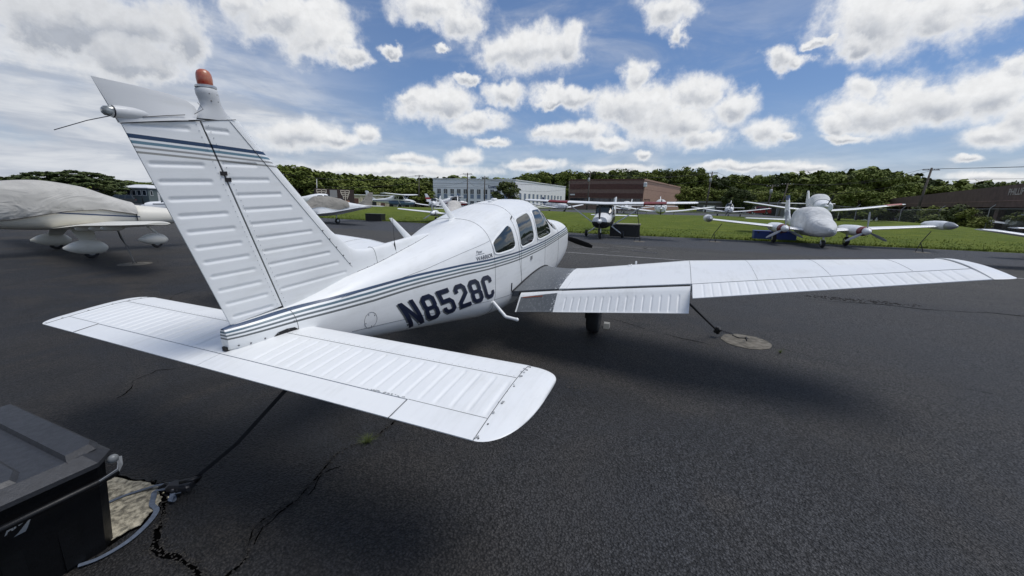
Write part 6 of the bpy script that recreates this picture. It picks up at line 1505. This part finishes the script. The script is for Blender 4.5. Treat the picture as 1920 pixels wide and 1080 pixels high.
car('dark red van by the low grey building', (104, -20.5), 95, (.25, .03, .03), 'suv')
car('black pickup-like car in the shade of the fascia building', (100, -53), 150, (.03, .03, .03), 'suv')
car('dark car parked near the grey-green house', polar(66.6, 104), 150, (.03, .035, .035), 'suv')
car('silver car in front of the pale office building', (84.5, 51), 110, (.4, .41, .42), 'sedan')

# ================================================================ VEGETATION
def leafmat(name, col, col2):
    m = bpy.data.materials.new(name); m.use_nodes = True; k = NT(m.node_tree); b = m.node_tree.nodes['Principled BSDF']
    g = k.new('ShaderNodeNewGeometry').outputs['Position']; oi = k.new('ShaderNodeObjectInfo').outputs['Random']
    n = k.noise(g, .45, 4, .65); n2 = k.noise(g, 3.0, 3, .6)
    c = k.mix(k.ramp(k.math('ADD', k.math('MULTIPLY', n, .7), k.math('MULTIPLY', n2, .3)), .38, .62), col, col2)
    n0 = k.noise(g, .07, 3, .6); c = k.mix(k.ramp(n0, .42, .62, 0, .55), c, col2)
    c = k.mix(k.ramp(n0, .50, .36, 0, .5), c, tuple(q*.72 for q in col))
    c = k.mix(k.math('MULTIPLY', oi, .40), c, (.12, .135, .035)); k.l.new(c, b.inputs['Base Color']); b.inputs['Roughness'].default_value = .75; b.inputs['Specular IOR Level'].default_value = .25
    return m
lm_g = leafmat('leaves_green', (.070, .104, .018), (.150, .185, .032)); lm_y = leafmat('leaves_yellow_green', (.10, .135, .022), (.18, .205, .042)); lm_d = leafmat('leaves_dark', (.036, .056, .016), (.070, .092, .028)); lm_p = leafmat('pine_needles', (.040, .062, .022), (.075, .100, .034))
m_bark = mat('bark', (.07, .055, .045), .95, var=.3, vscale=4)
def crown_mesh(name, seed, n, leaf, kind, m):
    """unit crown: radius .5, height 1 (z 0..1)"""
    rg = np.random.default_rng(seed); C_ = []
    if kind == 'round':
        for i in range(30):
            a = rg.random()*6.283; zz = rg.random()**.8; rad = .36*math.sqrt(max(.05, 1-abs(zz-.42)**2/.36))*rg.uniform(.55, 1.0); C_.append((rad*math.cos(a), rad*math.sin(a), .10+.80*zz, rg.uniform(.09, .17)))
    elif kind == 'pine':
        for i in range(34):
            zz = i/34; a = rg.random()*6.283; rad = (.44*(1-zz)**.6+.03)*rg.uniform(.5, 1.0); C_.append((rad*math.cos(a), rad*math.sin(a), .08+.84*zz+rg.uniform(-.03, .03), rg.uniform(.07, .13)))
    else:   # bush
        for i in range(22):
            a = rg.random()*6.283; rad = .38*math.sqrt(rg.random()); C_.append((rad*math.cos(a), rad*math.sin(a), rg.uniform(.2, .75)*(1-.6*rad), rg.uniform(.12, .2)))
    C_ = np.array(C_); idx = rg.integers(0, len(C_), n); d = rg.normal(size=(n, 3)); d /= np.linalg.norm(d, axis=1)[:, None]
    rr2 = C_[idx, 3]*(rg.random(n)**.35); sq = np.array([1, 1, .45 if kind == 'pine' else .8])
    P_ = C_[idx, :3]+d*rr2[:, None]*sq
    nrm = d*.8+rg.normal(size=(n, 3))*.6+np.array([0, 0, .4]); nrm /= np.linalg.norm(nrm, axis=1)[:, None]
    t1 = np.cross(nrm, rg.normal(size=(n, 3))); t1 /= np.linalg.norm(t1, axis=1)[:, None]; t2 = np.cross(nrm, t1)
    s_ = (leaf*rg.uniform(.5, 1.25, n))[:, None]
    V_ = np.stack([P_-t1*s_-t2*s_*.5, P_+t1*s_*.3-t2*s_*.8, P_+t1*s_+t2*s_*.4, P_-t1*s_*.2+t2*s_*.9], 1).reshape(-1, 3)
    me = bpy.data.meshes.new(name); me.vertices.add(len(V_)); me.vertices.foreach_set('co', V_.ravel()); me.loops.add(4*n); me.loops.foreach_set('vertex_index', np.arange(4*n)); me.polygons.add(n); me.polygons.foreach_set('loop_start', np.arange(n)*4); me.polygons.foreach_set('loop_total', np.full(n, 4)); me.update(); me.materials.append(m); return me, V_
CR = {}
for k_, (kd, m, n, lf) in {'g0': ('round', lm_g, 4200, .026), 'g1': ('round', lm_g, 4200, .026), 'g2': ('round', lm_g, 4200, .024), 'y0': ('round', lm_y, 4200, .026), 'y1': ('round', lm_y, 4200, .025), 'd0': ('round', lm_d, 4600, .026), 'd1': ('round', lm_d, 4200, .026), 'p0': ('pine', lm_p, 4200, .024), 'p1': ('pine', lm_p, 4200, .024), 'b0': ('bush', lm_y, 2600, .03), 'b1': ('bush', lm_d, 2600, .03)}.items():
    CR[k_], _ = crown_mesh('crown', abs(hash(k_)) % 1 + sum(map(ord, k_)), n, lf, kd, m)
def trunk_mesh():
    mb = MB(); mb.tube([(0, 0, -.1), (.01, 0, .25), (-.01, .01, .55), (.0, .0, .8)], [.028, .022, .015, .005], 8)
    for a, z_ in ((0, .28), (1.3, .34), (2.6, .40), (3.9, .46), (5.1, .52)): mb.tube([(0, 0, z_), (.14*math.cos(a), .14*math.sin(a), z_+.14), (.26*math.cos(a), .26*math.sin(a), z_+.20)], [.012, .008, .003], 6)
    me = bpy.data.meshes.new('trunk'); me.from_pydata(mb.v, [], mb.f); me.materials.append(m_bark); me.shade_smooth(); return me
TRK = trunk_mesh(); rt = random.Random(21)
def tree(a_, d_, eltop, w_, k_, label, name='tree', group='trees beyond the airfield', base=None):
    x_, y_ = polar(a_, d_); zg = terr(x_, y_) if base is None else base; H_ = 1.87+d_*math.tan(R(eltop))-zg; H_ = max(H_, 2.0)
    t_ = thing(name, label, 'tree', (x_, y_, zg-.1), rt.random()*6.28, group)
    cw = w_; o = objm('crown', CR[k_], t_); o.scale = (cw, cw*rt.uniform(.85, 1.1), H_*.96); o.location = (0, 0, H_*.04)
    o = objm('trunk', TRK, t_); o.scale = (cw*.9, cw*.9, H_); return t_
for i, (a_, d_, e_, w_) in enumerate([(73.6, 120, 1.45, 9), (72.4, 118, 1.9, 10), (71.1, 112, 2.15, 11), (69.7, 110, 2.35, 12), (68.3, 112, 2.3, 11), (67.0, 116, 1.95, 10), (66.0, 125, 1.5, 9), (75.5, 130, 1.5, 10), (78, 130, 1.6, 11), (81.5, 130, 1.7, 11)]):
    tree(a_, d_, e_, w_, 'p%d' % (i % 2), 'dark spreading pine in the row above the covered cream plane at left', 'pine_tree', 'pines at the left')
for i, (a_, d_, e_, w_) in enumerate([(65.2, 150, 1.45, 12), (64.0, 155, 1.35, 12), (62.8, 150, 1.2, 12), (61.5, 150, 1.3, 12), (59.5, 150, 1.6, 14), (57, 150, 2.0, 14), (55, 130, 2.6, 13)]): tree(a_, d_, e_, w_, 'g%d' % (i % 3), 'green tree behind the grey-green house and the big fin', group='trees behind the house')
for i, (a_, d_, e_, w_) in enumerate([(53.6, 100, 3.3, 13), (51.9, 96, 3.95, 13), (50.2, 95, 4.1, 13), (48.6, 98, 3.9, 11), (47.3, 104, 3.3, 11)]): tree(a_, d_, e_, w_, 'g%d' % (i % 3), 'big leafy tree in the tall clump just right of the fin', group='tall clump right of the fin')
for i in range(9): tree(45.9-i*1.48, 112+rt.uniform(-4, 5), rt.uniform(2.2, 2.85), rt.uniform(9, 13), 'y%d' % (i % 2) if i not in (2, 6) else 'g1', 'yellow-green tree in the row behind the cream building', group='yellow-green trees at left of centre')
tree(22.55, 90, 3.05, 8.6, 'd0', 'single dark round tree standing before the pale office building', group=None, base=.2); 
for i in range(14): tree(19.8-i*1.72, 166+rt.uniform(-4, 6), [4.1, 4.3, 4.0, 4.55, 4.35, 4.5, 4.2, 4.6, 4.75, 4.4, 4.6, 4.7, 4.85, 4.75][i]+.1, rt.uniform(12, 15), ['g0', 'g1', 'd1'][i % 3], 'round-crowned tree on the skyline behind the brick building', group='skyline trees behind the brick building')
for i in range(15): tree(-2.0-i*1.55, 168+rt.uniform(-5, 8), interp(HILL, -2.0-i*1.55)+rt.uniform(-.15, .35), rt.uniform(11, 15), ['g0', 'g2', 'd1', 'g1'][i % 4], 'green tree on the wooded hill at the right', group='skyline trees on the right hill')
for i in range(14): tree(-1.5-i*1.45, 124+rt.uniform(-5, 6), rt.uniform(1.75, 2.5), rt.uniform(8, 11.5), ['y0', 'y1', 'g0', 'y0', 'd1'][i % 5], 'lower roadside tree in front of the right hill', group='roadside trees at right of centre')
for a_, e_ in ((-6.9, 2.55), (-8.0, 2.2)): tree(a_, 112, e_, 6.5, 'd0', 'dark upright evergreen left of the twin tail', 'evergreen_tree', 'dark evergreens left of the twin')
for i in range(9): tree(-22.4-i*1.25, 132+rt.uniform(-5, 5) if i < 4 else 150, rt.uniform(2.4, 2.9), rt.uniform(9, 12), ['g1', 'd1', 'g2'][i % 3], 'tree above the roof line of the fascia building', group='trees above the fascia building')
for i, (a_, d_, e_, w_) in enumerate([(-23.6, 70, .95, 4.5), (-25.0, 66, 1.2, 4.5), (-26.3, 62, 1.35, 4.2), (-27.4, 60, 1.0, 3.2)]): tree(a_, d_, e_, w_, 'b%d' % (1-i % 2), 'leafy bush in front of the fascia building', 'bush', 'bushes by the fascia building')
for i in range(5):
    x_, y_ = 51.5-i*1.9, -31.8+i*.45; t_ = thing('hedge_bush', 'clipped pale green hedge shrub under the fascia at right', 'shrub', (x_, y_-1.0, terr(x_, y_)+1.0), rt.random()*6, 'hedge under the fascia'); o = objm('crown', CR['b0'], t_); o.scale = (2.6, 2.2, 1.2)
for i in range(7): tree(14-i*1.6, 118, rt.uniform(.6, 1.1), rt.uniform(4, 6), 'b1', 'dark shrub at the foot of the brick building side', 'shrub', 'shrubs around the brick building') if i in (0, 5, 6) else None
NUMW = ['leftmost', 'second from left', 'third from left', 'fourth from left', 'fifth from left', 'sixth from left', 'seventh from left', 'eighth from left', 'ninth from left', 'tenth from left', 'eleventh from left', 'twelfth from left', 'thirteenth from left', 'fourteenth from left', 'fifteenth from left']
def number_group(objs, fmt):
    objs = sorted(objs, key=lambda o: -math.atan2(o.location.y-SITE[1], o.location.x-SITE[0]))
    for i, o in enumerate(objs):
        nm_ = 'rightmost' if i == len(objs)-1 and len(objs) > 2 else NUMW[i]
        o['label'] = fmt % nm_
FMT = {'pines at the left': '%s of the dark spreading pines above the covered cream plane', 'trees behind the house': '%s of the green trees behind the grey-green house and the fin', 'tall clump right of the fin': '%s of the big leafy trees in the clump right of the fin',
 'yellow-green trees at left of centre': '%s of the yellow-green trees in the row behind the cream building', 'skyline trees behind the brick building': '%s of the round skyline trees behind the brick building', 'skyline trees on the right hill': '%s of the green skyline trees on the right hill',
 'roadside trees at right of centre': '%s of the low roadside trees in front of the right hill', 'dark evergreens left of the twin': '%s of the two dark evergreens left of the twin tail', 'trees above the fascia building': '%s of the trees above the fascia building roof', 'bushes by the fascia building': '%s of the leafy bushes before the fascia building',
 'hedge under the fascia': '%s of the clipped hedge shrubs under the fascia', 'shrubs around the brick building': '%s of the dark shrubs at the side of the brick building'}
for g_, f_ in FMT.items(): number_group([o for o in bpy.data.objects if o.get('group') == g_ and not o.parent], f_)
# wooded hillside behind: one mass
def forest():
    rg = np.random.default_rng(5); Vs = []; base, BV = crown_mesh('forest_crown', 77, 260, .085, 'round', lm_g); bpy.data.meshes.remove(base)
    for a_ in np.arange(-62, 100, .62):
        te = interp(HILL, a_)
        for d_, k_ in ((236, 1.0), (214, .93), (194, .84), (176, .74)):
            aa = a_+rg.uniform(-.3, .3); dd2 = d_+rg.uniform(-8, 8); x_, y_ = polar(aa, dd2); top = 1.87+235*math.tan(R(te*k_))+rg.uniform(-1.6, 1.2); zg = terr(x_, y_)
            H_ = max(6, top-zg); w_ = rg.uniform(9, 14); q = rg.random()*6.28; cr, sr = math.cos(q), math.sin(q); V_ = BV.copy()
            hh = min(H_, 13); V2 = np.stack([(V_[:, 0]*cr-V_[:, 1]*sr)*w_+x_, (V_[:, 0]*sr+V_[:, 1]*cr)*w_+y_, V_[:, 2]*hh+zg+H_-hh], 1); Vs.append(V2)
    V_ = np.concatenate(Vs); n = len(V_)//4
    me = bpy.data.meshes.new('hillside_woodland'); me.vertices.add(len(V_)); me.vertices.foreach_set('co', V_.ravel()); me.loops.add(4*n); me.loops.foreach_set('vertex_index', np.arange(4*n)); me.polygons.add(n); me.polygons.foreach_set('loop_start', np.arange(n)*4); me.polygons.foreach_set('loop_total', np.full(n, 4)); me.update(); me.materials.append(lm_g)
    o = objm('hillside_woodland', me); o['kind'] = 'stuff'; tag(o, 'dense green woodland covering the low hills behind the airfield', 'woodland')
forest()
# air
hz = bpy.data.materials.new('haze_air'); hz.use_nodes = True; k = NT(hz.node_tree); k.n.clear(); ho = k.new('ShaderNodeOutputMaterial')
bpy.data.materials.remove(hz)
